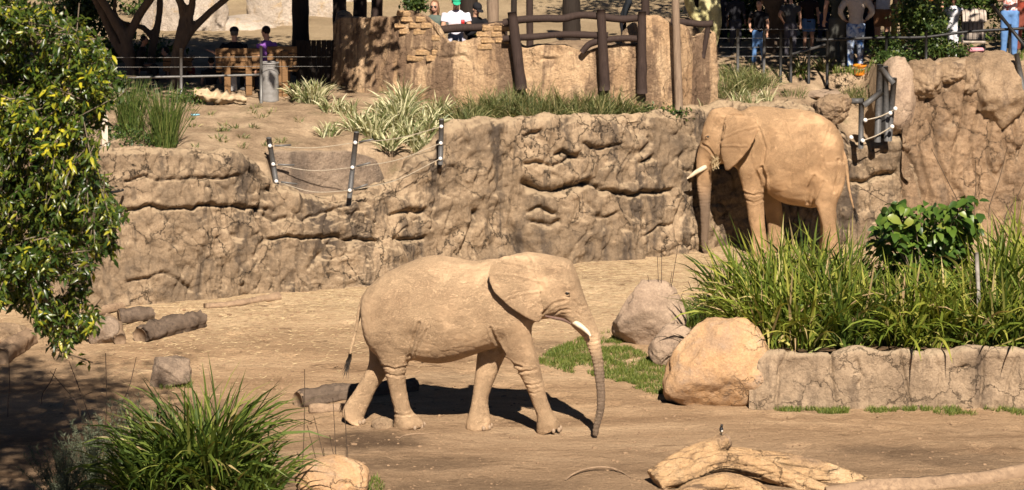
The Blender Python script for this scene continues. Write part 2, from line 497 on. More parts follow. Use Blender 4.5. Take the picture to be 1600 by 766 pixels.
for (mx, my, rx, ry, am) in [(575, 690, .95, .85, .85), (640, 725, 1.5, .55, .6), (1120, 600, .8, .5, .4), (700, 590, 1.2, .8, .35), (855, 545, .5, .7, .5),
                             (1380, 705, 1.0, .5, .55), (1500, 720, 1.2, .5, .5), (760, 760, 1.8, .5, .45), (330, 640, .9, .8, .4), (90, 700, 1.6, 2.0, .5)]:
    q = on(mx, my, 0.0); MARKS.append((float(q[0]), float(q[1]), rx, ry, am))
GM = ground_mat()
g_o = link('ground', raw_mesh('ground', np.stack([GX, GY, GZ], -1).reshape(-1, 3), gq(len(gx), len(gy)), GM))
tag(g_o, 'dusty tan dirt of the paddock rising to the sandy terrace behind the rock wall', kind='structure')

def seg_dist(px, py, a, b):
    ax, ay = a; bx, by = b
    L2 = (bx - ax) ** 2 + (by - ay) ** 2
    t = np.clip(((px - ax) * (bx - ax) + (py - ay) * (by - ay)) / L2, 0, 1)
    return np.hypot(px - ax - t * (bx - ax), py - ay - t * (by - ay))
def carve(px, py, cracks, wob=0.0):
    """cracks as seen on the face, each (depth, width px, [points]); negative inwards, with a lip above"""
    r = np.zeros_like(px)
    for dep, wd, pts in cracks:
        d = np.full_like(px, 1e9)
        for a, b in zip(pts[:-1], pts[1:]):
            d = np.minimum(d, seg_dist(px, py + wob, a, b))
        r -= dep * np.exp(-(d / wd) ** 2)
        xs = [q[0] for q in pts]
        if max(xs) - min(xs) > 1.5 * (max(q[1] for q in pts) - min(q[1] for q in pts)):
            yl = np.interp(px, xs, [q[1] for q in pts])
            up = yl - (py + wob)
            inside = sst(min(xs) - 8, min(xs) + 8, px) * (1 - sst(max(xs) - 8, max(xs) + 8, px))
            r += inside * dep * 0.55 * np.where((up > 0) & (up < 60), np.exp(-up / 16.0) * sst(0, 4, up), 0)
            r -= inside * dep * 0.5 * np.where((up <= 0) & (up > -50), np.exp(up / 14.0), 0)
    return r
def rock_wall(name, path, rows, rows_top, lean, thick, disp, mat, ds=0.024, sink=0.15, back_drop=0.45, zb=None, bulge=0.12, smooth=9):
    """path: (x, y, topz) along the foot; the face leans back, rounds over and dips into the terrace"""
    P = np.asarray(path, float)
    s = np.concatenate([[0], np.cumsum(np.linalg.norm(np.diff(P[:, :2], axis=0), axis=1))])
    n = int(s[-1] / ds); t = np.linspace(0, s[-1], n)
    X = np.interp(t, s, P[:, 0]); Y = np.interp(t, s, P[:, 1]); Z = np.interp(t, s, P[:, 2])
    B = np.interp(t, s, zb) if zb is not None else np.zeros(n)
    if smooth:
        kf = np.ones(smooth) / smooth
        pad = lambda a: np.convolve(np.pad(a, smooth // 2, mode='edge'), kf, 'valid')
        X, Y, Z = pad(X), pad(Y), pad(Z)
    tx, ty = np.gradient(X), np.gradient(Y); l = np.hypot(tx, ty)
    nx, ny = -ty / l, tx / l                              # pointing into the bank
    v = np.linspace(0, 1, rows)
    zf = (B - sink)[:, None] + (Z - B + sink)[:, None] * v[None]
    df = lean * v[None] ** 1.3 * np.ones((n, 1))
    a = np.linspace(0, 1, rows_top + 1)[1:]
    dt = lean + thick * a[None] * np.ones((n, 1))
    ztop = Z[:, None] + bulge * np.sin(np.pi * np.minimum(a * 1.6, 1))[None] - back_drop * (a[None] ** 2.5)
    D = np.concatenate([df, dt], 1); ZZ = np.concatenate([zf, ztop], 1)
    G = np.stack([X[:, None] + nx[:, None] * D, Y[:, None] + ny[:, None] * D, ZZ], -1)
    N = grid_normals(G)
    if N[n // 2, rows // 2, 1] > 0 and ny[n // 2] > 0: N = -N
    PX, PY = proj(G)
    vv = np.concatenate([v, 1 + a])[None] * np.ones((n, 1))
    G = G + N * disp(G, PX, PY, vv)[..., None]
    q = gq(n, G.shape[1])
    return mesh(name, G.reshape(-1, 3), q, mat)

M_rock = rock_mat('carved_rock', [(0.135, 0.098, 0.064), (0.235, 0.168, 0.104), (0.365, 0.264, 0.165)], (0.06, 0.046, 0.035), 1.1, dust=(0.43, 0.32, 0.20), st=(0.49, 0.64), cracks=.8, drip=.6, bd=.014)
M_cliff = rock_mat('orange_cliff_rock', [(0.18, 0.12, 0.073), (0.30, 0.20, 0.118), (0.40, 0.27, 0.16)], (0.125, 0.09, 0.062), 1.0, st=(0.54, 0.72), dust=(0.42, 0.31, 0.20), cracks=.7, drip=.5)
M_plaster = rock_mat('sandy_plaster', [(0.33, 0.205, 0.11), (0.47, 0.315, 0.18), (0.60, 0.43, 0.26)], (0.14, 0.09, 0.058), 1.3, streak=(3.0, 3.0, 0.45), st=(0.45, 0.58), grain=24, drip=.7, cracks=.3)
M_planter = rock_mat('grey_brown_planter_stone', [(0.195, 0.14, 0.09), (0.275, 0.20, 0.128), (0.36, 0.265, 0.172)], (0.11, 0.08, 0.055), 1.6, streak=(2.5, 2.5, 0.8), st=(0.53, 0.70), dust=(0.38, 0.29, 0.19), cracks=.35, drip=.5, bd=.012)

CR = [(.10, 4.0, [(196, 328), (235, 321), (262, 326), (300, 325), (330, 319), (352, 322), (420, 326)]),
      (.06, 3.5, [(195, 282), (225, 276), (260, 281), (300, 277), (330, 279), (372, 275)]),
      (.09, 3.2, [(415, 373), (452, 370), (470, 373), (520, 369), (545, 374), (560, 373), (592, 376)]),
      (.08, 4, [(615, 335), (630, 331), (660, 330)]), (.09, 4, [(618, 372), (640, 374), (662, 370)]),
      (.17, 9, [(822, 284), (845, 296), (872, 297), (905, 288), (925, 282)]),
      (.12, 5, [(922, 285), (945, 297), (985, 304), (1015, 300), (1050, 297)]),
      (.07, 4, [(818, 258), (835, 252), (862, 258), (890, 246), (905, 240)]),
      (.10, 4.5, [(868, 240), (880, 236), (893, 243), (905, 246)]),
      (.07, 3, [(912, 224), (935, 232), (955, 228), (972, 222)]),
      (.10, 5, [(1000, 254), (1013, 248), (1020, 246)]),
      (.08, 4, [(1013, 212), (1018, 220), (1005, 236)]),
      (.12, 4.5, [(390, 265), (408, 284), (412, 312), (404, 336)]), (.08, 5, [(405, 345), (418, 366), (400, 402)]),
      (.10, 4.0, [(410, 296), (432, 293)]), (.07, 4, [(418, 336), (430, 343), (446, 340)]),
      (.06, 3.5, [(310, 395), (322, 430), (336, 462)]), (.05, 3.5, [(265, 392), (285, 430)]),
      (.07, 4, [(800, 232), (806, 290), (798, 350), (812, 400)]), (.06, 4, [(778, 205), (790, 236), (790, 276)]),
      (.10, 5, [(745, 330), (735, 360), (722, 395)]), (.07, 5, [(830, 345), (860, 352), (872, 345)]),
      (.09, 5, [(826, 330), (845, 322), (868, 335)]), (.06, 4, [(930, 336), (952, 338), (965, 333)]),
      (.06, 4, [(1070, 240), (1062, 262), (1085, 268)]), (.07, 4, [(1060, 395), (1055, 350), (1068, 310)]),
      (.10, 5, [(1330, 284), (1352, 282), (1366, 275), (1400, 268)]), (.06, 4, [(1005, 372), (1030, 352), (1048, 350)]),
      (.09, 4, [(820, 212), (828, 206), (842, 204)]), (.05, 3, [(455, 330), (470, 345), (500, 332), (540, 322)]),
      (.05, 3.5, [(200, 440), (260, 425), (300, 452)]), (.06, 4, [(480, 420), (505, 395), (520, 375)])]
def wall_disp(G, PX, PY, vv):
    sc = np.array([1, 1, 0.55])
    w = 0.25 * np.stack([pn(G * 0.9, 3), pn(G * 0.9, 4), pn(G * 0.9, 5)], -1)
    r = 0.11 * fbm((G + w) * 0.75 * sc, 3, 11)
    amp = 0.6 + 0.8 * np.clip(pn(G * 0.5, 23) + 0.45, 0, 1)
    r += 0.085 * amp * (ridged((G + w) * 1.7 * sc, 4, 13) - 0.3)
    r += 0.05 * amp * np.abs(pn((G + w) * np.array([3.4, 3.4, 2.6]), 17)) * 2 - 0.02
    qn = pn((G + w) * np.array([2.3, 2.3, 3.0]), 61) * 3 + pn(G * 6, 62) * .5; fq = qn - np.floor(qn)
    r += 0.032 * amp * (np.floor(qn) + sst(.4, .6, fq)) / 1.6
    qn = pn((G + w) * np.array([5.5, 5.5, 6.5]), 66) * 2.5; fq = qn - np.floor(qn)
    r += 0.011 * (np.floor(qn) + sst(.4, .6, fq))
    fold = pn((G + w) * np.array([5.0, 5.0, 1.3]), 51)
    r -= 0.05 * amp * np.exp(-(fold / 0.06) ** 2)
    r += 0.022 * fbm(G * 6, 4, 19, 0.6) + 0.02 * amp * (ridged((G + w) * np.array([4.2, 4.2, 3.0]), 3, 21) - .3)
    # tilted strata ledges
    h = G[..., 2] * 2.6 + 0.5 * pn(G * 0.6, 29) + 0.25 * pn(G * 2.2, 31)
    fr = h - np.floor(h)
    r += 0.022 * amp * (sst(0.0, 0.12, fr) * (1 - fr) - 0.4) * (vv < 1.02) * np.clip(pn(G * 0.7, 41) + .5, 0, 1)
    top = sst(1.0, 1.3, vv)
    r = r * (1 - 0.45 * top)
    r += carve(PX, PY, [(d * 1.1, w_ * .75, p) for d, w_, p in CR], 3.5 * pn(np.stack([PX / 14, PY / 14, 0 * PX], -1), 2)) * (vv < 1.08)
    # rounded boulders along the brow
    r += 0.06 * sst(0.75, 1.0, vv) * (1 - sst(1.2, 1.7, vv)) * np.abs(pn(G * np.array([1.6, 1.6, 1.0]), 37)) * 2.0 - 0.0
    return r
_ppx = np.linspace(-420, 1445, 720)
_pp = on(_ppx, np.interp(_ppx, pl(WB, 0), pl(WB, 1)), 0.0)
path = np.stack([_pp[:, 0], _pp[:, 1], topz(np.minimum(_ppx, 1380), WT) - 0.06], -1)
o = rock_wall('rock_wall', path, 104, 22, 0.40, 0.75, wall_disp, M_rock)
tag(o, 'long brown carved rock retaining wall with dark horizontal cracks behind both elephants', 'rock wall')

# the taller cliff on the right
CT = [(1384, 222), (1390, 165), (1398, 136), (1420, 122), (1440, 116), (1470, 114), (1500, 112), (1540, 112), (1590, 118), (1640, 118), (1760, 120)]
CB = [(1372, 372), (1400, 372), (1450, 358), (1500, 347), (1600, 327), (1700, 312), (1760, 306)]
cpx = np.linspace(1376, 1760, 320)
cb = on(cpx, np.interp(cpx, pl(CB, 0), pl(CB, 1)), 0.0)
cb[:, 1] = np.minimum(cb[:, 1], 54.2 + 0.35 * (cpx - 1376) / 120) - 0.15
cz = at(cpx, np.interp(cpx, pl(CT, 0), pl(CT, 1)), cb[:, 1] + 0.3)[:, 2]
cpath = np.stack([cb[:, 0], cb[:, 1], cz], -1)
cpath[:, 1] += 0.9 * np.clip(1 - (cpx - 1376) / 22, 0, 1) ** 2
CC = [(.10, 6, [(1490, 182), (1478, 195)]),
      (.06, 4, [(1505, 160), (1498, 200), (1485, 235)]), (.06, 4, [(1560, 210), (1575, 240), (1570, 290)]), (.07, 4, [(1580, 225), (1592, 235)]),
      (.06, 4, [(1440, 122), (1436, 160), (1446, 230)]), (.05, 4, [(1460, 120), (1470, 160), (1480, 180)])]
def cliff_disp(G, PX, PY, vv):
    w = 0.25 * np.stack([pn(G * 0.9, 63), pn(G * 0.9, 64), pn(G * 0.9, 65)], -1)
    r = 0.16 * fbm((G + w) * np.array([1.3, 1.3, 0.22]), 3, 71)
    r += 0.06 * (ridged((G + w) * np.array([1.7, 1.7, 0.45]), 4, 73) - .25)
    fold = pn((G + w) * np.array([2.4, 2.4, 0.45]), 75); r -= 0.11 * np.exp(-(fold / 0.09) ** 2)
    r += 0.02 * np.abs(pn((G + w) * 3.0, 77)) * 2
    r += 0.03 * fbm(G * 6, 4, 79, 0.6)
    r += 0.14 * sst(0.8, 1.0, vv) * (1 - sst(1.25, 1.8, vv)) * np.abs(pn(G * np.array([2.2, 2.2, 1.6]), 81)) * 2
    r += carve(PX, PY, CC, 3 * pn(np.stack([PX / 14, PY / 14, 0 * PX], -1), 8))
    return r
o = rock_wall('rock_cliff', cpath, 130, 26, 0.35, 1.1, cliff_disp, M_cliff, back_drop=0.5, bulge=.06)
tag(o, 'tall orange brown rock cliff behind the leafy planter, rising above the wire gate', 'cliff')

# small grey retaining slab in the notch
spx = np.linspace(428, 606, 120)
sb = on(spx, 290 - 3 * np.sin(np.linspace(0, np.pi, 120)), 1.42)
sb[:, 1] = wallY(sb[:, 0]) + 1.34
sz = at(spx, np.interp(spx, [428, 440, 520, 560, 592, 606], [244, 238, 238, 240, 250, 285]), sb[:, 1])[:, 2]
spath = np.stack([sb[:, 0], sb[:, 1], sz], -1)
def slab_disp(G, PX, PY, vv):
    return 0.03 * fbm(G * 2, 4, 91) + 0.015 * ridged(G * 5, 3, 93) + 0.01
M_slab = rock_mat('grey_slab', [(0.17, 0.125, 0.09), (0.25, 0.185, 0.13), (0.33, 0.25, 0.175)], (0.12, 0.092, 0.07), 2.0, dust=(0.36, 0.27, 0.18))
o = rock_wall('retaining_slab', spath, 34, 6, 0.06, 0.22, slab_disp, M_slab, sink=0.1, back_drop=0.15, zb=np.full(120, 1.40), bulge=0.02)
tag(o, 'low curved grey stone slab behind the sagging wire fence in the wall notch', 'retaining wall')

# plastered ruin wall of the viewing platform
PB = [(516, 160), (560, 166), (640, 172), (720, 176), (850, 178), (1000, 178), (1060, 176), (1124, 166)]
PT = [(516, 36), (524, 27), (560, 27), (600, 28), (622, 22), (634, 17), (652, 19), (668, 30), (680, 42), (688, 58), (696, 70), (722, 68), (744, 62), (753, 52), (758, 41), (770, 38), (785, 38),
      (789, 62), (800, 70), (822, 76), (850, 71), (880, 70), (905, 78), (918, 80), (945, 74), (965, 71), (985, 73), (1006, 71), (1009, 28), (1032, 28), (1047, 38), (1053, 46), (1062, 46),
      (1066, 41), (1078, 42), (1084, 58), (1100, 54), (1114, 51), (1124, 54)]
ppx = np.linspace(516, 1124, 500)
pb = on(ppx, np.interp(ppx, pl(PB, 0), pl(PB, 1)), 2.45)
pz = at(ppx, np.interp(ppx, pl(PT, 0), pl(PT, 1)), pb[:, 1] + 0.12)[:, 2]
ppath = np.stack([pb[:, 0], pb[:, 1], pz], -1)
L = np.stack([np.full(30, ppath[0, 0] + 0.03), np.linspace(ppath[0, 1] + 1.6, ppath[0, 1], 30), np.full(30, ppath[4, 2])], -1)
R_ = np.stack([np.full(30, ppath[-1, 0] - 0.03), np.linspace(ppath[-1, 1], ppath[-1, 1] + 1.2, 30), np.full(30, ppath[-5, 2])], -1)
ppath = np.concatenate([L[:-1], ppath, R_[1:]])
PATCH = [[(624, 20), (652, 19), (672, 35), (688, 58), (686, 66), (664, 58), (648, 54), (626, 48)],
         [(634, 86), (644, 76), (660, 74), (670, 80), (684, 78), (680, 92), (666, 102), (650, 108), (640, 98)],
         [(750, 56), (760, 39), (786, 39), (788, 60), (780, 80), (752, 80)]]
def in_poly(px, py, poly):
    r = np.zeros(np.shape(px), bool)
    n = len(poly)
    for i in range(n):
        (x1, y1), (x2, y2) = poly[i], poly[(i + 1) % n]
        c = ((y1 > py) != (y2 > py)) & (px < (x2 - x1) * (py - y1) / (y2 - y1 + 1e-9) + x1)
        r ^= c
    return r
def plat_disp(G, PX, PY, vv):
    r = 0.06 * fbm(G * np.array([0.9, 0.9, 0.5]), 3, 101) + 0.035 * ridged(G * np.array([2.2, 2.2, 0.8]), 3, 103) + 0.010 * fbm(G * 9, 3, 107)
    for poly in PATCH:
        r = np.where(in_poly(PX, PY, poly) & (vv < 1.3), -0.03, r)
    r += carve(PX, PY, [(.05, 3.0, [(848, 92), (870, 92), (868, 100)]), (.03, 2.5, [(1078, 45), (1085, 58), (1090, 66)]), (.03, 3, [(690, 92), (725, 86), (735, 94)])])
    return r
o_plat = rock_wall('plaster_wall', ppath, 64, 14, 0.10, 0.42, plat_disp, M_plaster, ds=0.022, zb=np.full(len(ppath), 2.40), sink=0.2, back_drop=0.9, bulge=0.04, smooth=3)
tag(o_plat, 'crumbling sandy plaster wall with patches of exposed brick below the log railing', 'wall')

# exposed bricks, one by one
M_brick = rock_mat('sandstone_brick', [(0.20, 0.125, 0.065), (0.33, 0.21, 0.105), (0.45, 0.31, 0.175)], (0.15, 0.09, 0.05), 6.0, streak=(8, 8, 8), st=(0.55, 0.75), obj=True, bd=0.01)
rg = np.random.default_rng(5)
bricks = []
for k in range(5):
    w, h = [(0.26, 0.095), (0.34, 0.10), (0.20, 0.095), (0.30, 0.11), (0.24, 0.10)][k]
    V, Fq = box((0, 0, 0), (w, 0.16, h), 0, 0.006, rg, bev=0.018)
    bricks.append((w, h, raw_mesh('brick', V, Fq, M_brick, False)))
def face_Y(px, py):
    X = at(px, py, 53.5)[0]
    Yb = np.interp(X, pb[:, 0], pb[:, 1])
    z = at(px, py, 53.5)[2]; zt = np.interp(X, pb[:, 0], pz); v = np.clip((z - 2.2) / (zt - 2.2), 0, 1)
    return Yb + 0.10 * v ** 1.3
for poly in PATCH:
    ys = [p[1] for p in poly]; xs = [p[0] for p in poly]
    y = max(ys) - 2.0; row = 0
    while y > min(ys) - 3:
        x = min(xs) - 6 + (row % 2) * 8 + rg.uniform(-3, 3)
        while x < max(xs) + 6:
            w, h, me = bricks[rg.integers(5)]
            wp = w * 88
            cx, cy = x + wp / 2, y - 4.5
            if in_poly(np.array(cx), np.array(cy), poly):
                Yf = face_Y(cx, cy)
                q = at(cx, cy, Yf)
                b = link('brick', me, (q[0], Yf + 0.082 + rg.uniform(-.010, .012), q[2]), o_plat, rot=(rg.uniform(-.03, .03), rg.uniform(-.05, .05), rg.uniform(-.06, .06)))
            x += wp + 1.2
        y -= 9.6; row += 1

# ------------------------------------------------------------------ elephants
def skin_mat(name, base, dust, dark, trunk):
    m, nt, p = new_mat(name, 0.88, 0.18)
    v = coords(nt)
    n = noise_n(nt, v, 2.2, 7, 0.62, 0.3)
    c = ramp(nt, n, [(0.30, base), (0.68, dust)])
    # thicker dust on the upper body
    ge = nd(nt, 'ShaderNodeNewGeometry'); sx = nd(nt, 'ShaderNodeSeparateXYZ'); nt.links.new(ge.outputs['Normal'], sx.inputs[0])
    c = mixc(nt, rmp1(nt, mth(nt, 'ADD', sx.outputs[2], mth(nt, 'MULTIPLY', n, 0.6)), 0.35, 1.1, 0, 0.6), c, dust)
    # wrinkle net
    wv = nd(nt, 'ShaderNodeVectorMath', operation='ADD')
    nz = nd(nt, 'ShaderNodeTexNoise'); nz.inputs['Scale'].default_value = 6; nz.inputs['Detail'].default_value = 3
    nt.links.new(v, nz.inputs['Vector'])
    sc = nd(nt, 'ShaderNodeVectorMath', operation='SCALE'); sc.inputs['Scale'].default_value = 0.10
    nt.links.new(nz.outputs['Color'], sc.inputs[0]); nt.links.new(v, wv.inputs[0]); nt.links.new(sc.outputs[0], wv.inputs[1])
    mp = nd(nt, 'ShaderNodeMapping'); mp.inputs['Scale'].default_value = (0.8, 1.0, 2.2); mp.inputs['Rotation'].default_value = (0, 0.5, 0)
    nt.links.new(wv.outputs[0], mp.inputs[0])
    vo = nd(nt, 'ShaderNodeTexVoronoi', feature='DISTANCE_TO_EDGE'); vo.inputs['Scale'].default_value = 26
    nt.links.new(mp.outputs[0], vo.inputs['Vector'])
    vo2 = nd(nt, 'ShaderNodeTexVoronoi', feature='DISTANCE_TO_EDGE'); vo2.inputs['Scale'].default_value = 62
    nt.links.new(mp.outputs[0], vo2.inputs['Vector'])
    e1 = rmp1(nt, vo.outputs[0], 0.0, 0.10); e2 = rmp1(nt, vo2.outputs[0], 0.0, 0.12)
    msk = rmp1(nt, noise_n(nt, v, 1.8, 4, 0.6), 0.36, 0.60, 0.3, 1.0)
    cr = mth(nt, 'MULTIPLY', mth(nt, 'SUBTRACT', 1.0, mth(nt, 'MULTIPLY', e1, e2)), msk)
    c = mixc(nt, mth(nt, 'MULTIPLY', cr, 0.32), c, dark)
    g = noise_n(nt, v, 60, 4, 0.7)
    c = mixc(nt, 0.35, c, ramp(nt, g, [(0.3, (0.45, 0.45, 0.45)), (0.7, (0.56, 0.56, 0.56))]), 'OVERLAY')
    ps = nd(nt, 'ShaderNodeSeparateXYZ'); nt.links.new(ge.outputs['Position'], ps.inputs[0])
    tm = mth(nt, 'MULTIPLY', rmp1(nt, ps.outputs[0], trunk[0], trunk[1]), rmp1(nt, ps.outputs[2], trunk[2], trunk[3], 0, .85))   # the bare grey-brown end of the trunk
    c = mixc(nt, tm, c, (0.19, 0.14, 0.10))
    setc(nt, p, c)
    b1 = bump(nt, p, mth(nt, 'SUBTRACT', 1.0, cr), 0.9, 0.013)
    b2 = bump(nt, p, noise_n(nt, v, 11, 5, 0.6), 0.5, 0.008, b1)
    bump(nt, p, g, 0.3, 0.003, b2)
    return m
M_tusk = plain_mat('ivory', (0.74, 0.64, 0.48), (0.45, 0.34, 0.21), 0.45, 7, 0.4)
M_eye = plain_mat('dark_eye', (0.02, 0.013, 0.008), (0.01, 0.007, 0.005), 0.15, 10, 0.6, bd=0)
M_nail = plain_mat('toenail', (0.36, 0.26, 0.17), (0.26, 0.185, 0.12), 0.6, 20)
M_hair = plain_mat('tail_hair', (0.035, 0.027, 0.02), (0.02, 0.015, 0.012), 0.6, 20, bd=0)
M_straw = plain_mat('dry_straw', (0.56, 0.43, 0.245), (0.40, 0.29, 0.15), 0.8, 30, bd=0)
M_mouth = plain_mat('mouth_crease_shade', (0.16, 0.095, 0.07), (0.10, 0.06, 0.045), 0.7, 20)

class Plane:
    """vertical median plane of an animal, measured through the photograph"""
    def __init__(s, origin, ang):
        s.o = np.asarray(origin, float)
        s.h = np.array([math.cos(ang), math.sin(ang), 0.0])          # along the picture's +x
        s.n = np.array([math.sin(ang), -math.cos(ang), 0.0])         # towards the camera
    def pt(s, px, py, w=0.0):
        d = ray(px, py); c = np.array([0, 0, CAMZ])
        t = (np.dot(s.o - c, s.n) + np.asarray(w)) / (d @ s.n)
        return c + d * np.asarray(t)[..., None]
    def w(s, P): return (np.asarray(P) - s.o) @ s.n
def loft(pl_, rings, n=22, ex=2.3, sub=4):
    """rings: ((x1,y1),(x2,y2), half width, w1, w2)"""
    A = np.array([pl_.pt(np.array(r[0][0]), np.array(r[0][1]), r[3]) for r in rings])
    B = np.array([pl_.pt(np.array(r[1][0]), np.array(r[1][1]), r[4] if len(r) > 4 else r[3]) for r in rings])
    H = np.array([r[2] for r in rings], float)
    k = len(rings); N = (k - 1) * sub + 1
    A2, B2 = [resample_u(q, N) for q in (A, B)]
    H2 = np.maximum(resample_u(H[:, None], N)[:, 0], 0.01)
    C = (A2 + B2) / 2; U = (A2 - B2) / 2
    th = np.linspace(0, 2 * np.pi, n, endpoint=False)
    c, s = np.cos(th), np.sin(th)
    c = np.sign(c) * np.abs(c) ** (2 / ex); s = np.sign(s) * np.abs(s) ** (2 / ex)
    tang = nrm(np.gradient(C, axis=0))
    Wd = nrm(np.cross(tang, U)) if False else np.broadcast_to(pl_.n, C.shape)
    Wd = Wd - (np.sum(Wd * nrm(U), -1, keepdims=True)) * nrm(U); Wd = nrm(Wd)
    V = C[:, None] + U[:, None] * c[None, :, None] + Wd[:, None] * (H2[:, None] * s[None])[..., None]
    m = len(C)
    V = np.concatenate([V.reshape(-1, 3), C[:1], C[-1:]])
    q = gq(m, n, False, True); kk = np.arange(n); k2 = (kk + 1) % n
    return V, [q, np.stack([np.full(n, m*n), k2, kk], -1), np.stack([np.full(n, m*n+1), (m-1)*n+kk, (m-1)*n+k2], -1)]
def resample_u(P, N):
    P = np.asarray(P, float); k = len(P)
    t = np.linspace(0, k - 1, N); i = np.clip(t.astype(int), 0, k - 2); u = (t - i)[:, None]
    m = np.gradient(P, axis=0)
    return (2*u**3-3*u**2+1)*P[i] + (u**3-2*u**2+u)*m[i] + (-2*u**3+3*u**2)*P[i+1] + (u**3-u**2)*m[i+1]
def leg(pl_, rings, wt, z0=0.0):
    """rings (x1,y1),(x2,y2),hw from hip to sole; the sole lands on the ground"""
    x = (rings[-1][0][0] + rings[-1][1][0]) / 2; y = (rings[-1][0][1] + rings[-1][1][1]) / 2
    wf = float(np.clip(pl_.w(on(x, y, z0)), -0.45, 0.45))
    k = len(rings); out = []
    for i, r in enumerate(rings):
        u = i / (k - 1); w = wt * (1 - u) + wf * u
        out.append((r[0], r[1], r[2], w))
    return loft(pl_, out, 18, 2.2), wf
def elephant(name, P, torso, head, ears, legs, tail, tusk, eye, dents, trunk_line, mat, voxel=0.017, extra=(), creases=()):
    pieces = [loft(P, [(*r, 0.0) for r in torso], 28, 2.15), loft(P, [(*r, 0.0) for r in head], 24, 2.2)]
    for sgn in (1, -1):
        rings = []
        for i, (a, b, ht, wa, wb) in enumerate(ears):
            rings.append((a, b, ht, sgn * wa, sgn * wb))
        pieces.append(loft(P, rings, 22, 2.0))
    feet = []
    for rg_, wt in legs:
        pc, wf = leg(P, rg_, wt); pieces.append(pc); feet.append((rg_[-1], wf))
    tp = np.array([P.pt(np.array(x), np.array(y), w) for x, y, w, r in tail])
    pieces.append(tube(tp, [t[3] for t in tail], 10, 40))
    for c, r in extra: pieces.append(ball(c, r))
    V, N, Fs = fuse(name, pieces, voxel, 9, 0.5)
    PX, PY = proj(V); W = P.w(V)
    for (x, y, r, a, side) in dents:
        k = np.exp(-(((PX - x) ** 2 + (PY - y) ** 2) / r ** 2)) * (sst(-0.02, 0.12, W * side) if side else 1)
        V = V + N * (a * k)[:, None]
    cv = np.zeros(len(V)); wb = 1.5 * pn(np.stack([PX / 8, PY / 8, 0 * PX], -1), 3)
    for dep, wd, pts in creases:
        d = np.min([seg_dist(PX, PY + wb, a_, b_) for a_, b_ in zip(pts[:-1], pts[1:])], axis=0); dep = dep * 1.35; cv += -dep * np.exp(-(d / wd) ** 2) + dep * .5 * np.exp(-((d - 2.2 * wd) / wd) ** 2)
    V = V + N * (cv * sst(.0, .1, W))[:, None]
    # folds: loose skin over the flanks and legs
    L = np.stack([(V - P.o) @ P.h, W, V[:, 2]], -1)
    f = pn(L * np.array([5.5, 3, 9.0]), 3)
    V = V + N * (0.004 * fbm(L * 3.2, 3, 5) - 0.004 * np.exp(-(f / 0.12) ** 2))[:, None]
    # rings round the trunk
    tl = np.array([P.pt(np.array(x), np.array(y), 0.0) for x, y in trunk_line]); tl = resample(tl, 160)
    near = PY > trunk_line[0][1] - 4
    idx = np.where(near & (np.abs(PX - np.interp(PY, [t[1] for t in trunk_line], [t[0] for t in trunk_line])) < 28))[0]
    if len(idx):
        D = np.linalg.norm(V[idx][:, None] - tl[None], axis=2); j = D.argmin(1); dm = D.min(1)
        ok = dm < 0.22
        s = j * np.linalg.norm(tl[-1] - tl[0]) / 160
        V[idx[ok]] += N[idx[ok]] * (0.0045 * np.sin(s[ok] / 0.052 * 2 * np.pi + 2 * pn(V[idx[ok]] * 8, 2)) * sst(0, 14, j[ok]))[:, None]
    e = empty(name, (P.o[0], P.o[1], 0.0))
    body = mesh('body', V, Fs, mat, e)
    for sgn in (1, -1):
        tt = np.array([P.pt(np.array(x), np.array(y), sgn * w) for x, y, w, r in tusk])
        Vt, Ft = tube(tt, [t[3] for t in tusk], 14, 20)
        mesh('tusk', Vt, Ft, M_tusk, e)
    ex_, ey_, er = eye
    if er:
        k = np.where(((PX - ex_) ** 2 + (PY - ey_) ** 2 < 6 ** 2) & (W > 0.05))[0]
        if len(k):
            c = V[k].mean(0) - P.n * er * 0.35
            Ve, Fe = ball(c, er); mesh('eye', Ve, Fe, M_eye, e)
            # lids: two short folds
            for dz, rr in ((1, 0.014), (-1, 0.011)):
                q = [c + P.n * er * 0.55 + P.h * a * er * 1.35 + np.array([0, 0, dz * er * (0.95 - 0.5 * a * a)]) for a in np.linspace(-1, 1, 7)]
                Ve, Fe = tube(q, rr, 8); mesh('eyelid', Ve, Fe, mat, e)
    for (r, wf) in feet:                                           # toenails on the leading side of each foot
        a = P.pt(np.array(r[0][0]), np.array(r[0][1]), wf); b = P.pt(np.array(r[1][0]), np.array(r[1][1]), wf)
        c = (a + b) / 2; rad = np.linalg.norm(a - b) / 2
        fwd = P.h * HEAD
        for an in (-0.95, -0.35, 0.35, 0.95):
            d = fwd * math.cos(an) + P.n * math.sin(an)
            q = c + d * rad * np.array([0.96, 0.96, 1]); q[2] = c[2] + 0.045
            Vn, Fn = ball(q, (0.026, 0.026, 0.036), 10, 6); mesh('toenail', Vn, Fn, M_nail, e)
    rg = np.random.default_rng(3); parts = []
    td = nrm(tp[-1] - tp[-3])
    for i in range(46):
        b = tp[-1] - td * rg.uniform(0, 0.10) + rg.normal(0, 0.010, 3)
        ln = rg.uniform(0.12, 0.26); q = [b, b + td * ln * .5 + rg.normal(0, 0.012, 3), b + td * ln + rg.normal(0, 0.03, 3) - np.array([0, 0, .02])]
        parts.append(tube(q, [0.0045, 0.004, 0.0015], 4))
    Vh, Fh = join(parts); mesh('tail_tuft', Vh, Fh, M_hair, e)
    return e, V, PX, PY, W

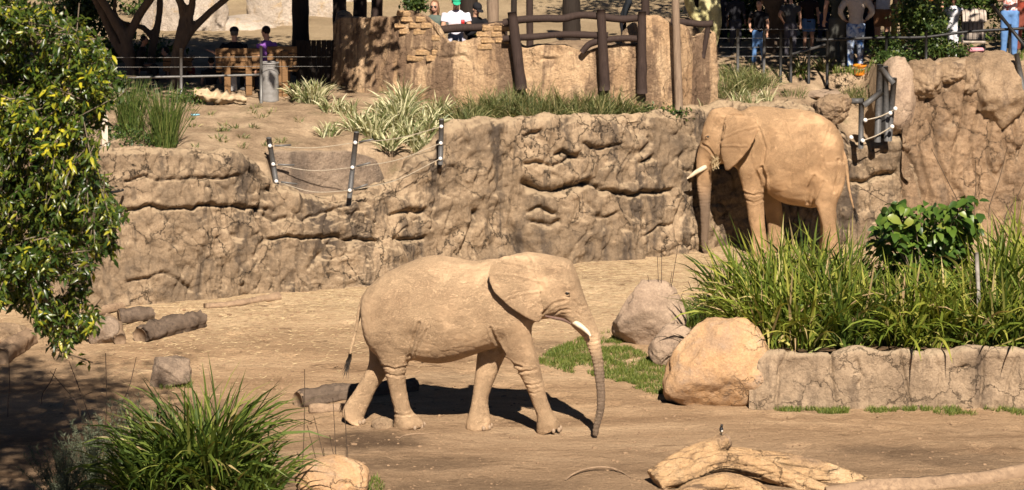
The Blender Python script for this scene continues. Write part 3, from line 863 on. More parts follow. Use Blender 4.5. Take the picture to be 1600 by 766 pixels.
# --- walking elephant
HEAD = 1
P1 = Plane(on(705, 674, 0.0), math.radians(-12))
torso = [((565, 472), (571, 505), .13), ((571, 456), (575, 532), .30), ((585, 440), (590, 554), .41), ((608, 424), (615, 560), .47), ((645, 407), (648, 562), .52),
         ((677, 399), (682, 567), .55), ((706, 403), (708, 564), .56), ((736, 406), (736, 556), .54), ((764, 405), (766, 545), .50), ((792, 403), (798, 540), .44),
         ((816, 405), (822, 530), .36), ((834, 416), (832, 508), .26)]
head = [((788, 402), (815, 508), .26), ((812, 395), (832, 506), .30), ((834, 394), (848, 499), .33), ((860, 399), (866, 497), .345), ((882, 406), (880, 498), .33),
        ((897, 422), (888, 501), .29), ((906, 445), (893, 507), .235), ((914, 467), (898, 513), .19), ((922, 487), (904, 519), .155), ((930, 505), (911, 527), .125),
        ((937, 525), (917, 539), .108), ((941, 552), (924, 559), .094), ((944, 582), (929, 586), .083), ((945.5, 610), (932, 612), .073), ((945, 636), (932, 638), .064),
        ((941, 655), (929, 656), .055), ((936, 671), (926, 669), .048), ((934, 683), (926, 681), .040)]
ear = [((786, 400), (826, 398), .022, .40, .24), ((771, 408), (833, 404), .03, .50, .29), ((764, 419), (836, 415), .032, .545, .32), ((762, 434), (839, 430), .032, .57, .345),
       ((766, 448), (843, 446), .032, .575, .36), ((776, 463), (846, 460), .031, .57, .37), ((791, 476), (848, 474), .03, .55, .375), ((808, 487), (848.5, 487), .029, .52, .375),
       ((823, 497), (847, 497), .027, .48, .38), ((835, 503.5), (843, 503.5), .02, .42, .38)]
hn = [((580, 485), (655, 490), .22), ((576, 512), (655, 520), .225), ((581, 535), (650, 543), .205), ((590, 557), (641, 560), .175), ((600, 577), (634.5, 577), .148),
      ((607, 602), (634, 602), .128), ((612, 624), (638, 626), .126), ((617, 642), (643, 642), .136), ((616, 656), (654, 653), .160), ((615, 667), (663, 663), .168), ((616, 671), (663, 667), .168)]
hf = [((574, 500), (640, 515), .20), ((576, 535), (628, 545), .185), ((577, 565), (612, 576), .155), ((566, 590), (598, 594), .135), ((553, 611), (587, 611), .126),
      ((541, 629), (577, 634), .13), ((535, 641), (571, 646), .138), ((537, 652), (568, 657), .14), ((548, 661), (569, 666), .13)]
fn = [((768, 455), (832, 470), .18), ((766, 490), (832, 495), .20), ((771, 520), (831, 522), .19), ((784, 548), (836, 546), .17), ((800, 568), (842, 563), .15),
      ((812, 585), (846, 583), .137), ((821, 603), (850, 600), .127), ((828, 620), (853, 617), .122), ((835, 637), (858, 632), .124), ((839, 652), (864, 646), .136),
      ((838, 668), (872, 658), .155), ((839, 681), (875, 668), .155)]
ff = [((752, 490), (812, 500), .20), ((748, 525), (802, 538), .18), ((746, 551), (790, 556), .165), ((743, 578), (780, 578), .145), ((740, 605), (770, 602), .128),
      ((737, 627), (763, 624), .123), ((733, 644), (764, 643), .135), ((729, 658), (767, 656), .152), ((728, 670), (768, 671), .157)]
tail = [(572, 462, 0, .055), (565, 476, 0, .044), (560, 497, 0, .034), (555, 520, 0, .027), (549, 545, .02, .021), (545, 562, .03, .016)]
tusk = [(893, 500, .14, .040), (900, 505, .165, .040), (910, 512, .185, .036), (918, 519, .195, .028), (922.5, 525, .195, .012)]
dents = [(866, 430, 14, -.045, 1), (887, 448, 8, .020, 1), (885, 460, 5, -.02, 1), (866, 476, 15, .025, 1), (845, 448, 6, -.02, 1), (852, 418, 8, .02, 0), (888, 412, 12, .03, 0), (800, 505, 20, .035, 1),
         (778, 530, 11, -.03, 1), (601, 470, 22, .03, 1), (640, 530, 15, -.05, 1), (700, 500, 45, .02, 1), (845, 600, 8, .01, 1), (822, 620, 7, -.01, 1), (730, 440, 28, -.015, 1),
         (895, 500, 7, .02, 1), (742, 404, 14, -.02, 0), (838, 398, 12, -.01, 0)]
M_sk1 = skin_mat('dusty_elephant_skin', (0.45, 0.30, 0.175), (0.63, 0.44, 0.262), (0.17, 0.105, 0.06), (0.98, 1.10, 1.35, .85))
e1, V1, X1_, Y1_, W1_ = elephant('elephant', P1, torso, head, ear, [(hn, .26), (hf, -.26), (fn, .25), (ff, -.25)], tail, tusk, (886, 459, .030), dents,
                                 [(930, 515), (936, 555), (939, 610), (938, 640), (932, 675)], M_sk1, voxel=.015, creases=[
    (.016, 1.8, [(766, 512), (775, 535), (788, 554)]), (.012, 1.6, [(790, 560), (802, 570), (815, 573)]), (.010, 1.5, [(797, 575), (815, 582), (838, 578)]), (.018, 2.2, [(640, 557), (645, 532), (655, 505)]),
    (.010, 1.6, [(648, 556), (656, 535), (668, 515)]), (.010, 1.5, [(598, 572), (616, 577), (636, 573)]), (.009, 1.5, [(602, 584), (618, 588), (635, 585)]), (.008, 1.4, [(813, 598), (830, 603), (850, 598)]),
    (.008, 1.4, [(820, 612), (836, 616), (852, 611)]), (.009, 1.5, [(614, 646), (630, 650), (650, 646)]), (.009, 1.5, [(836, 648), (850, 648), (866, 642)]), (.012, 1.8, [(848, 490), (866, 473), (884, 470)]),
    (.010, 1.5, [(862, 492), (876, 484), (890, 484)]), (.008, 1.4, [(896, 470), (905, 478), (916, 478)]), (.008, 1.4, [(900, 488), (910, 495), (924, 494)]),
    (-.006, 1.6, [(843, 440), (810, 432), (776, 428)]), (-.006, 1.6, [(845, 455), (812, 460), (788, 468)]), (-.005, 1.6, [(838, 422), (806, 412), (782, 408)]),
    (-.005, 1.6, [(846, 468), (826, 482), (822, 494)]), (.003, 2.2, [(650, 420), (690, 440), (700, 480)])])
for (w0, w1) in ((.17, .235),):
    mesh('mouth', *tube([P1.pt(np.array(x), np.array(y), w) for x, y, w in [(852, 494, .25), (866, 497, .26), (880, 500, .24), (892, 506, .19)]], [.012, .022, .022, .010], 8, 16), M_mouth, e1)  # dark tube along the mouth fold, its colour paints the gap's shade
tag(e1, 'dusty tan young elephant walking across the open dirt with trunk hanging to the ground', 'elephant', 'african elephants in the paddock')

# --- elephant standing at the wall
HEAD = -1
P2 = Plane(on(1205, 401, 0.0), math.radians(-13))
torso = [((1319, 238), (1317, 272), .14), ((1315, 214), (1311, 300), .34), ((1300, 192), (1298, 316), .45), ((1276, 177), (1276, 324), .52), ((1250, 171), (1250, 322), .58),
         ((1225, 170), (1225, 317), .60), ((1202, 167), (1206, 306), .56), ((1182, 166), (1188, 290), .49), ((1162, 168), (1166, 276), .40), ((1147, 173), (1150, 262), .30)]
head = [((1166, 170), (1152, 262), .27), ((1142, 167), (1140, 258), .32), ((1122, 170), (1131, 256), .345), ((1108, 179), (1124, 257), .33), ((1100, 195), (1119, 260), .285),
        ((1097, 211), (1115, 263), .235), ((1092, 229), (1113, 266), .185), ((1088, 248), (1112, 271), .15), ((1088, 268), (1112, 279), .13), ((1089, 290), (1111.5, 294), .115),
        ((1092, 314), (1110, 315), .10), ((1094, 337), (1109, 337), .088), ((1095, 358), (1108, 358), .078), ((1094.5, 374), (1107, 375), .07), ((1096, 387), (1107, 388), .06), ((1099, 398), (1106, 398), .045)]
ear = [((1167, 178), (1134, 180), .03, .46, .28), ((1184, 184), (1130, 190), .036, .64, .34), ((1186, 200), (1128, 204), .038, .72, .37), ((1179, 219), (1126, 219), .038, .75, .385),
       ((1170, 235), (1127, 235), .036, .73, .39), ((1159, 248), (1128, 248), .034, .68, .39), ((1148, 259), (1131, 258), .03, .60, .39), ((1139, 267), (1133, 266), .022, .50, .39)]
fn = [((1150, 235), (1192, 240), .18), ((1152, 262), (1191, 265), .19), ((1158, 285), (1192, 285), .165), ((1163, 305), (1193, 305), .148), ((1167, 325), (1194, 325), .137), ((1170, 345), (1195, 345), .132),
      ((1174, 364), (1197, 364), .135), ((1174, 382), (1200, 382), .155), ((1172, 395), (1203, 395), .172), ((1172, 402), (1203, 402), .172)]
ff = [((1172, 262), (1212, 265), .18), ((1182, 285), (1216, 285), .165), ((1190, 310), (1220, 310), .148), ((1196, 335), (1223, 335), .135), ((1199, 358), (1225, 358), .132), ((1198, 380), (1228, 380), .155),
      ((1196, 392), (1230, 392), .17)]
hn = [((1262, 250), (1322, 255), .22), ((1260, 280), (1321, 280), .225), ((1265, 302), (1316, 300), .20), ((1274, 320), (1308, 318), .168), ((1281, 340), (1306, 338), .145), ((1285, 360), (1308, 360), .137),
      ((1283, 385), (1311, 385), .155), ((1279, 402), (1314, 402), .172), ((1278, 410), (1314, 410), .172)]
hf = [((1265, 255), (1322, 258), .20), ((1268, 285), (1318, 285), .19), ((1275, 310), (1308, 310), .165), ((1280, 335), (1307, 335), .143), ((1282, 358), (1308, 358), .137), ((1280, 382), (1311, 382), .155), ((1278, 396), (1312, 396), .17)]
tail = [(1310, 228, .0, .06), (1318, 243, .02, .05), (1323, 268, .03, .038), (1326, 292, .03, .03), (1331, 315, .03, .023), (1336, 333, .03, .017)]
tusk = [(1104, 260, .13, .044), (1097, 264, .16, .044), (1088, 269, .19, .040), (1080, 275, .20, .030), (1074, 279, .20, .012)]
dents = [(1120, 196, 10, -.04, 1), (1100, 213, 6, .015, 1), (1120, 235, 11, .03, 1), (1127, 200, 5, -.02, 1), (1115, 175, 10, .03, 0), (1158, 167, 9, -.05, 0), (1175, 265, 14, .035, 1), (1196, 275, 9, -.04, 1), (1296, 225, 18, .04, 1),
         (1264, 296, 12, -.06, 1), (1230, 250, 32, .03, 1), (1304, 290, 7, -.03, 1), (1250, 200, 25, -.015, 1), (1205, 200, 16, .02, 1), (1180, 330, 7, .01, 1)]
M_sk2 = skin_mat('ochre_elephant_skin', (0.42, 0.255, 0.13), (0.60, 0.385, 0.21), (0.15, 0.09, 0.05), (3.66, 3.56, 1.5, .9))
e2, V2, X2_, Y2_, W2_ = elephant('elephant', P2, torso, head, ear, [(fn, .27), (ff, -.25), (hn, .27), (hf, -.27)], tail, tusk, (1107, 214, .030), dents,
                                 [(1100, 278), (1100, 300), (1102, 330), (1101, 365), (1102, 394)], M_sk2, voxel=0.017, creases=[
    (.025, 2.0, [(1190, 262), (1194, 280), (1196, 298)]), (.02, 2.0, [(1262, 318), (1264, 296), (1272, 276)]), (.015, 1.8, [(1270, 320), (1278, 300), (1286, 285)]), (.018, 1.8, [(1310, 250), (1309, 275), (1304, 300)]),
    (.014, 1.5, [(1160, 300), (1175, 306), (1192, 302)]), (.012, 1.5, [(1164, 312), (1178, 318), (1193, 312)]), (.016, 1.6, [(1128, 186), (1131, 200), (1127, 220)]), (.012, 1.5, [(1098, 226), (1108, 232), (1118, 244)]),
    (-.008, 1.6, [(1130, 215), (1155, 205), (1180, 198)]), (-.008, 1.6, [(1130, 228), (1150, 228), (1166, 228)]), (.010, 1.6, [(1186, 200), (1196, 230), (1192, 262)]), (.009, 1.6, [(1296, 200), (1284, 235), (1288, 262)]),
    (.008, 1.6, [(1225, 190), (1240, 240), (1235, 290)]), (.008, 1.6, [(1262, 190), (1262, 240), (1256, 285)]), (.014, 1.8, [(1132, 188), (1146, 180), (1160, 180)])])
tag(e2, 'ochre elephant standing against the rock wall behind the planter, straw in its mouth', 'elephant', 'african elephants in the paddock')
rg = np.random.default_rng(8); parts = []
for i in range(40):
    b = P2.pt(np.array(rg.uniform(1113, 1122)), np.array(rg.uniform(243, 262)), rg.uniform(.24, .34))
    d = nrm(np.array([rg.normal(0, .5), rg.normal(0, .3), rg.normal(-.6, .6)])); ln = rg.uniform(.08, .2)
    parts.append(tube([b - d * ln * .5, b + rg.normal(0, .01, 3), b + d * ln * .5], [.005, .005, .004], 4))
Vs, Fs_ = join(parts); o = mesh('straw_wisp', Vs, Fs_, M_straw)
tag(o, 'small wisp of yellow straw held in the mouth of the ochre elephant', 'straw')

# ------------------------------------------------------------------ boulders, logs
def gpt(px, py, y0=34.0, y1=110.0):
    """where the ground is seen at a pixel"""
    Y = np.linspace(y0, y1, 3000)
    Q = at(np.full(3000, px), np.full(3000, py), Y)
    k = np.argmax(Q[:, 2] <= ground_z(Q[:, 0], Q[:, 1]))
    return Q[k] if Q[k, 2] <= ground_z(Q[k, 0], Q[k, 1]) else Q[-1]
_ico = {}
def ico(sub):
    if sub not in _ico:
        bm = bmesh.new(); bmesh.ops.create_icosphere(bm, subdivisions=sub, radius=1.0)
        V = np.array([v.co[:] for v in bm.verts]); T = np.array([[v.index for v in f.verts] for f in bm.faces]); bm.free()
        _ico[sub] = (V, T)
    return _ico[sub]
def rock_geo(size, seed, sub=5, facets=9, rough=0.10, flat=0.78, ex=2.6, fine=0.02):
    V, T = ico(sub); rg = np.random.default_rng(seed)
    D = nrm(V)
    r = 1.0 / (np.abs(D) ** ex).sum(1) ** (1 / ex)
    V = D * r[:, None]
    for i in range(facets):
        n = nrm(rg.normal(size=3)); d = rg.uniform(flat, 1.02)
        s = V @ n; V = V - np.where(s > d, (s - d) * 0.9, 0)[:, None] * n
    V = V * (1 + rough * fbm(D * 1.6, 3, seed) + fine * fbm(D * 6, 3, seed + 1) + fine * ridged(D * 3.5, 3, seed + 2))[:, None]
    return V * np.asarray(size, float), T
def boulder(name, px, base, wpx, hpx, mat, seed, z0=None, depth=0.8, sub=5, sink=0.12, rz=0.0, dy=0.0, taper=0.0, skew=0.0, **k):
    """boulder whose foot is seen at (px, base), wpx by hpx in the photograph"""
    q = gpt(px, base) if z0 is None else on(px, base, z0)
    s = F / (q[1] * CP + (CAMZ - q[2]) * SP)
    w, h = wpx / s, hpx / s
    V, T = rock_geo((w / 2, w / 2 * depth, h * 0.5 * (1 + sink)), seed, sub, **k)
    tz = np.clip((V[:, 2] / V[:, 2].max() + 1) / 2, 0, 1); V[:, 0] *= 1 + taper * .4 - taper * tz ** 1.5; V[:, 0] += skew * w * (tz - .4); V[:, 1] *= 1 - .5 * taper * tz
    c_, s_ = math.cos(rz), math.sin(rz); V = V @ np.array([[c_, s_, 0], [-s_, c_, 0], [0, 0, 1]])
    V = V + np.array([q[0], q[1] + w / 2 * depth * 0.9 + dy, q[2] + h * 0.5 * (1 - sink)])
    return mesh(name, V, T, mat)

M_bo = rock_mat('orange_sandstone', [(0.29, 0.20, 0.13), (0.43, 0.265, 0.135), (0.52, 0.37, 0.235)], (0.29, 0.22, 0.16), 1.2, streak=(1.6, 1.6, 0.9), st=(0.56, 0.7), obj=True, bd=0.007, cracks=.5)
M_bp = rock_mat('pinkish_sandstone', [(0.24, 0.17, 0.118), (0.335, 0.245, 0.17), (0.43, 0.32, 0.225)], (0.18, 0.135, 0.10), 1.5, streak=(1.6, 1.6, 0.7), st=(0.56, 0.74), obj=True, bd=0.008, cracks=.5)
M_bg = rock_mat('grey_rock', [(0.17, 0.125, 0.09), (0.27, 0.20, 0.14), (0.36, 0.27, 0.19)], (0.12, 0.09, 0.065), 2.5, streak=(3, 3, 2), obj=True, bd=0.015)
M_bpale = rock_mat('pale_grey_boulder', [(0.30, 0.25, 0.20), (0.44, 0.37, 0.295), (0.54, 0.46, 0.37)], (0.40, 0.26, 0.10), 0.9, streak=(1.2, 1.2, 0.5), st=(0.60, 0.74), obj=True)
M_br = rock_mat('brown_boulder', [(0.22, 0.15, 0.09), (0.33, 0.23, 0.14), (0.43, 0.305, 0.19)], (0.17, 0.12, 0.08), 2.0, streak=(3, 3, 2), obj=True)

tag(boulder('boulder', 1126, 641, 158, 138, M_bo, 21, z0=0, depth=0.7, facets=8, flat=0.8, ex=2.5, rough=.10, sink=.08, fine=.03, taper=.45, skew=.10), 'large rounded orange boulder at the corner of the planter', 'boulder')
tag(boulder('boulder', 1054, 570, 78, 62, M_bp, 33, z0=0, dy=-.15, depth=0.8, rough=.08, ex=2.3, taper=.4), 'small grey brown boulder wedged between two bigger boulders by the planter', 'boulder')
tag(boulder('boulder', 1016, 545, 112, 104, M_bp, 45, z0=0, depth=0.8, facets=12, flat=.72, rough=.07, ex=2.5, taper=.4, skew=.05), 'tall angular pinkish boulder at the back of the green grass patch', 'boulder')
tag(boulder('rock', 263, 606, 80, 46, M_bg, 52, z0=0, facets=14, flat=.66, sink=.2), 'grey angular rock lying alone on the dirt left of the elephant', 'rock')
tag(boulder('rock', 520, 790, 118, 66, M_bo, 66, z0=0, facets=6, sink=.1, flat=.85, ex=2.2), 'low orange rock beside the big strappy grass clump', 'rock')
tag(boulder('rock', 597, 672, 34, 18, M_br, 71, z0=0, sub=4, sink=.3), 'small tan stone between the hind feet of the walking elephant', 'rock')
def cliffY(px): return float(np.interp(px, cpx, cb[:, 1]))
for (x, yc, w, h, dep, off, seed, m, kw, lab) in [
        (1402, 150, 58, 125, .55, .60, 81, M_bp, dict(facets=4, flat=.9, ex=2.3, rough=.07), 'smooth upright pinkish grey boulder beside the wire gate posts'),
        (1550, 142, 108, 122, .75, .62, 92, M_br, dict(facets=9, flat=.78, ex=2.3, rough=.12, fine=.035), 'huge brown dome-shaped boulder crowning the orange cliff'),
        (1443, 122, 60, 60, .55, .58, 101, M_br, dict(facets=7, flat=.8, rough=.14, fine=.05), 'brown knobbly boulder on the cliff top next to the pinkish boulder'),
        (1482, 112, 58, 40, .55, .62, 102, M_br, dict(facets=7, flat=.8, rough=.14, fine=.05), 'low brown boulder on the cliff top midway to the dome boulder'),
        (1512, 122, 44, 62, .55, .58, 103, M_br, dict(facets=8, flat=.76, rough=.14, fine=.05), 'cracked brown boulder tucked against the dome boulder')]:
    Y = cliffY(x) + off; q = at(x, yc, Y); s_ = F / Y
    V, T = rock_geo((w / s_ / 2, dep, h / s_ / 2), seed, 5, **kw)
    tag(mesh('boulder', V + q, T, m), lab, 'boulder')
tag(boulder('boulder', 1302, 190, 62, 44, M_br, 120, z0=2.35, depth=.8, rough=.16, fine=.07, facets=16, flat=.6), 'dark cracked boulder on the wall top behind the ochre elephant', 'boulder')
tag(boulder('boulder', 1095, 208, 66, 44, M_rock, 131, z0=2.0, depth=.8, dy=-.35), 'rounded stone on the wall brow beside the foot of the tall weathered post', 'boulder')
for (x, b, w, h, Y, sd, m, lab) in [(290, 92, 130, 125, 63, 1, M_bpale, 'big pale boulder behind the shaded tree trunks'), (368, 88, 150, 62, 63.5, 2, M_bpale, 'low wide grey boulder behind the wooden bench'),
                                    (432, 92, 100, 150, 64, 3, M_bpale, 'tall pale boulder behind the shade-dark timber post'), (498, 80, 80, 100, 66, 4, M_bpale, 'pale boulder with ochre lichen near the plaster wall end'),
                                    (560, 45, 90, 60, 68, 5, M_bpale, 'pale boulder just above the plaster wall top'), (372, 22, 46, 24, 72, 6, M_bpale, 'small pale rock on the sunny slope above the bench'),
                                    (340, 22, 26, 18, 72, 7, M_bpale, 'smallest pale rock on the sunny slope above the bench'), (212, 100, 110, 60, 66, 8, M_bpale, 'grey boulder half hidden behind the dark tree limbs'),
                                    (900, 140, 230, 70, 57.5, 9, M_br, 'long low brown boulder behind the log railing'), (1040, 100, 130, 70, 58.5, 10, M_br, 'brown boulder behind the tall weathered post')]:
    q = at(x, b, Y); gz = float(ground_z(q[0], q[1])); s = F / Y
    V, T = rock_geo((w / s / 2, w / s * .4, h / s * .56), 140 + sd, 5, facets=7, flat=.82)
    zc = q[2] + h / s * .5
    V = V + np.array([q[0], Y, zc]); V[:, 2] = np.where(V[:, 2] < gz - .1, gz - .1, V[:, 2])
    if V[:, 2].min() > gz: V[:, 2] = np.where(V[:, 2] < zc, zc - (zc - V[:, 2]) * (zc - gz + .1) / (zc - V[:, 2].min()), V[:, 2])
    tag(mesh('boulder', V, T, m), lab, 'boulder')

# planter kerb of sculpted stone
kpx = np.linspace(1168, 1830, 500)
kb = on(kpx, np.interp(kpx, [1168, 1200, 1400, 1600, 1830], [640, 641, 641, 640, 636]), 0.0)
kz = at(kpx, np.interp(kpx, [1168, 1190, 1215, 1300, 1330, 1410, 1440, 1500, 1560, 1600, 1830], [566, 556, 553, 556, 550, 552, 556, 552, 550, 552, 548]), kb[:, 1] + .1)[:, 2] - 0.03
kpath = np.stack([kb[:, 0], kb[:, 1], kz], -1)
KC = [(.05, 2.6, [(1297, 552), (1300, 590), (1306, 640)]), (.06, 2.6, [(1404, 552), (1412, 585), (1418, 612), (1424, 640)]), (.05, 2.6, [(1534, 552), (1536, 590), (1530, 640)]),
      (.05, 2.8, [(1230, 552), (1218, 575), (1212, 640)]), (.04, 2.4, [(1590, 560), (1575, 600), (1570, 640)]), (.05, 3, [(1338, 565), (1348, 590), (1342, 600)]), (.03, 3, [(1455, 555), (1470, 580), (1462, 636)]),
      (.03, 2.5, [(1500, 575), (1512, 572)])]
def kerb_disp(G, PX, PY, vv):
    return 0.045 * fbm(G * 1.3, 3, 301) + 0.03 * ridged(G * np.array([2.2, 2.2, 1.2]), 4, 303) + 0.008 * fbm(G * 9, 3, 307) + carve(PX, PY, KC, 1.5 * pn(np.stack([PX / 9, PY / 9, 0 * PX], -1), 4)) \
        + 0.05 * sst(.75, 1, vv) * (1 - sst(1.2, 1.7, vv)) * np.abs(pn(G * 2.4, 311)) * 2
o = rock_wall('planter_kerb', kpath, 44, 12, 0.10, 0.4, kerb_disp, M_planter, ds=0.018, back_drop=.15, bulge=.05)
tag(o, 'waist-high grey brown stone kerb along the front of the leafy planter', 'kerb')
sx_ = np.linspace(2.55, 14, 90); sy_ = np.linspace(41.35, 46.2, 50)
SX, SY = np.meshgrid(sx_, sy_, indexing='ij')
SZ = 0.72 * (1 - sst(43.2, 46.2, SY)) * sst(2.5, 3.6, SX) - 0.02 + .05 * fbm(np.stack([SX, SY, 0 * SX], -1), 3, 4)
M_soil = plain_mat('planter_soil', (0.14, 0.09, 0.05), (0.06, 0.04, 0.025), .95, 8, .1, bd=.02)
tag(mesh('planter_soil', np.stack([SX, SY, SZ], -1).reshape(-1, 3), gq(90, 50), M_soil), kind='structure')

M_log = wood_mat('weathered_log', (0.34, 0.235, 0.145), (0.13, 0.085, 0.055), bd=.012, axis=(3, 3, 3))
M_logd = wood_mat('dark_bark_log', (0.16, 0.115, 0.08), (0.045, 0.033, 0.025), bd=.02, axis=(3, 3, 3))
M_drift = rock_mat('orange_driftwood', [(0.22, 0.15, 0.095), (0.40, 0.255, 0.13), (0.50, 0.35, 0.20)], (0.10, 0.065, 0.04), 1.6, streak=(1.1, 12, 12), st=(0.54, 0.66), obj=True, bd=.012, grain=40, cracks=.5)
M_cut = plain_mat('cut_wood', (0.27, 0.185, 0.115), (0.13, 0.085, 0.05), .85, 14)
def gl(px, py, r=0.0, z0=0.0):          # a point r above the ground at that pixel
    q = on(px, py, z0); return np.array([q[0], q[1], z0 + r])
def log(name, pts, mat, label, n=22, rough=.30, seed=0, segs=50, cat='log', z0=0.0, group=None, ends=True, sx=5.0):
    """pts: (px, py of the axis' foot, radius)"""
    P = [gl(x, y, r * .8, z0) if len(t) == 0 else at(x, y, t[0]) for x, y, r, *t in pts]
    R = [p[2] for p in pts]
    V, Fs = tube(P, R, n, segs, rough, sx, seed, ridge=.5)
    o = tag(mesh(name, V, Fs, mat), label, cat, group)
    if ends:
        for i, j in ((0, 1), (-1, -2)):
            d = nrm(P[i] - P[j])
            o2 = tube([P[i] - d * .03, P[i] + d * .012], [R[i] * .97, R[i] * .93], 16)
            mesh('cut_end', *o2, M_cut, o)
    return o
log('log', [(219, 536, .135), (250, 527, .15), (285, 519, .15), (312, 511, .14)], M_logd, 'thick short log with dark bark and a pale cut end on the dirt', seed=3, segs=30)
log('log', [(186, 505, .12), (215, 503, .13), (236, 500, .11)], M_logd, 'dark log end lying behind the thick short log', seed=4, segs=20)
log('log', [(188, 540, .10), (182, 525, .11), (168, 508, .11)], M_log, 'pale brown log pointing at the viewer among the log pile', seed=5, segs=20)
tag(boulder('rock', 160, 540, 50, 42, M_bg, 54, z0=0, facets=10), 'dark brown stone at the left end of the log pile', 'rock')
log('log', [(2, 568, .13), (22, 553, .13), (48, 536, .12)], M_log, 'smooth brown log under the leafy tree branches', seed=6, segs=24)
tag(boulder('rock', 14, 540, 56, 32, M_br, 57, z0=0, facets=8), 'brown stone beside the smooth log under the leafy branches', 'rock')
log('log', [(466, 636, .125), (490, 632, .13), (540, 624, .12), (600, 616, .10), (650, 610, .09)], M_logd, 'long dark log on the ground behind the hind legs of the walking elephant', seed=8, rough=.22)
log('log', [(484, 646, .07), (510, 645, .075), (548, 644, .07)], M_log, 'short pale log against the long dark log', seed=9, segs=20)
log('plank', [(320, 483, .055), (360, 480, .05), (400, 474, .06), (436, 469, .07)], M_log, 'long thin grey branch lying along the foot of the rock wall', seed=12, cat='branch', segs=30)
log('branch', [(150, 493, .05), (170, 488, .06), (192, 482, .05)], M_log, 'short pale branch at the wall foot behind the log pile', seed=13, cat='branch', segs=16, n=12)
tw = [(882, 754), (897, 746), (920, 740), (945, 738), (968, 742), (986, 750)]
V, Fs = tube([gl(x, y, .02 + .05 * math.sin(i / 5 * 3.14)) for i, (x, y) in enumerate(tw)], [.010, .015, .011, .016, .010, .006], 8, 30, .5, 14, 1)
tag(mesh('stick', V, Fs, M_log), 'pale arched stick lying on the dirt in front of the walking elephant', 'stick')
V, Fs = tube([gl(x, y, .012) for x, y in [(622, 688), (632, 682), (655, 679), (672, 680)]], [.01, .012, .01, .005], 6, 14, .2, 9, 2)
tag(mesh('stick', V, Fs, M_log), 'thin dark stick on the dirt below the feet of the walking elephant', 'stick')

# big fallen trunk at the near edge
def dp(px, py, Y): return at(px, py, Y)
pcs = [tube([dp(1022, 752, 36.5), dp(1060, 727, 36.6), dp(1100, 706, 36.75), dp(1134, 689, 36.9)], [0.155, 0.147, 0.126, 0.105], 24, 50, .08, 2.5, 31, ridge=.35),
       tube([dp(1030, 758, 36.3), dp(1075, 742, 36.4), dp(1125, 720, 36.6), dp(1165, 724, 36.6), dp(1225, 745, 36.5), dp(1300, 775, 36.3)], [0.084, 0.105, 0.126, 0.134, 0.122, 0.101], 24, 70, .08, 2.5, 32, ridge=.3),
       tube([dp(1040, 790, 36.0), dp(1085, 768, 36.1), dp(1130, 756, 36.2), dp(1180, 768, 36.2), dp(1225, 800, 36.0)], [0.101, 0.139, 0.151, 0.126, 0.101], 24, 50, .08, 2.5, 33, ridge=.3),
       tube([dp(1120, 712, 36.9), dp(1175, 716, 37.0), dp(1250, 725, 37.0), dp(1345, 752, 36.8), dp(1400, 772, 36.7)], [0.126, 0.109, 0.097, 0.084, 0.067], 20, 60, .08, 2.5, 34, ridge=.3),
       tube([dp(1190, 738, 36.6), dp(1260, 742, 36.7), dp(1348, 762, 36.6)], [0.101, 0.084, 0.071], 18, 40, .08, 2.5, 36, ridge=.3)]
V, N, Fs = fuse('fallen_trunk', pcs, .017, 2)
V = V + N * (.006 * fbm(V * np.array([1.6, 9, 9]), 4, 41) - .024 * np.exp(-(pn(V * np.array([.7, 5.5, 5.5]), 43) / .04) ** 2) - .012 * np.exp(-(pn(V * np.array([1.4, 13, 13]), 47) / .06) ** 2))[:, None]
o = mesh('fallen_trunk', V, Fs, M_drift); tag(o, 'large bleached orange fallen tree trunk with forked stump at the near edge', 'log')
V, Fs = tube([dp(1131, 690.5, 36.885), dp(1137, 687.5, 36.915)], [.099, .091], 18); mesh('cut_end', V, Fs, M_cut, o)
pcs = [tube([dp(1290, 772, 36.05), dp(1380, 764, 36.15), dp(1450, 762, 36.35), dp(1530, 752, 36.65), dp(1620, 732, 37.05), dp(1720, 712, 37.45)], [.08, .12, .13, .12, .10, .09], 18, 80, .14, 3, 35, ridge=.4)]
V, Fs = pcs[0]; o = mesh('branch', V, Fs, M_log); tag(o, 'long bare grey brown limb lying beside the big fallen trunk', 'branch')

# bird on the stump
bq = at(1127, 676.5, 36.85)
M_bird = plain_mat('black_feathers', (0.02, 0.02, 0.022), (0.01, 0.01, 0.01), .5, 30)
M_beak = plain_mat('beak', (0.10, 0.08, 0.05), None, .5, 30)
e = empty('bird', bq + np.array([0, 0, -.02]))
V, N, Fs = fuse('bird', [ball(bq + [0, 0, .045], (.026, .034, .042)), ball(bq + [.004, -.012, .098], .020), tube([bq + [0, .02, .03], bq + [-.008, .07, .0]], [.018, .010], 8)], .006, 3)
mesh('body', V, Fs, M_bird, e)
mesh('beak', *tube([bq + [.006, -.028, .099], bq + [.012, -.05, .096]], [.006, .001], 6), M_beak, e)
M_brd2 = plain_mat('white_belly_feathers', (0.6, 0.57, 0.5), None, .7, 30)
mesh('belly_patch', *ball(bq + [.006, -.020, .03], (.016, .018, .018), 10, 6), M_brd2, e)
for s in (-1, 1): mesh('leg', *tube([bq + [s * .009, 0, .02], bq + [s * .009, -.004, -.03]], .003, 6), M_beak, e)
tag(e, 'tiny black bird perched on top of the orange stump', 'bird')

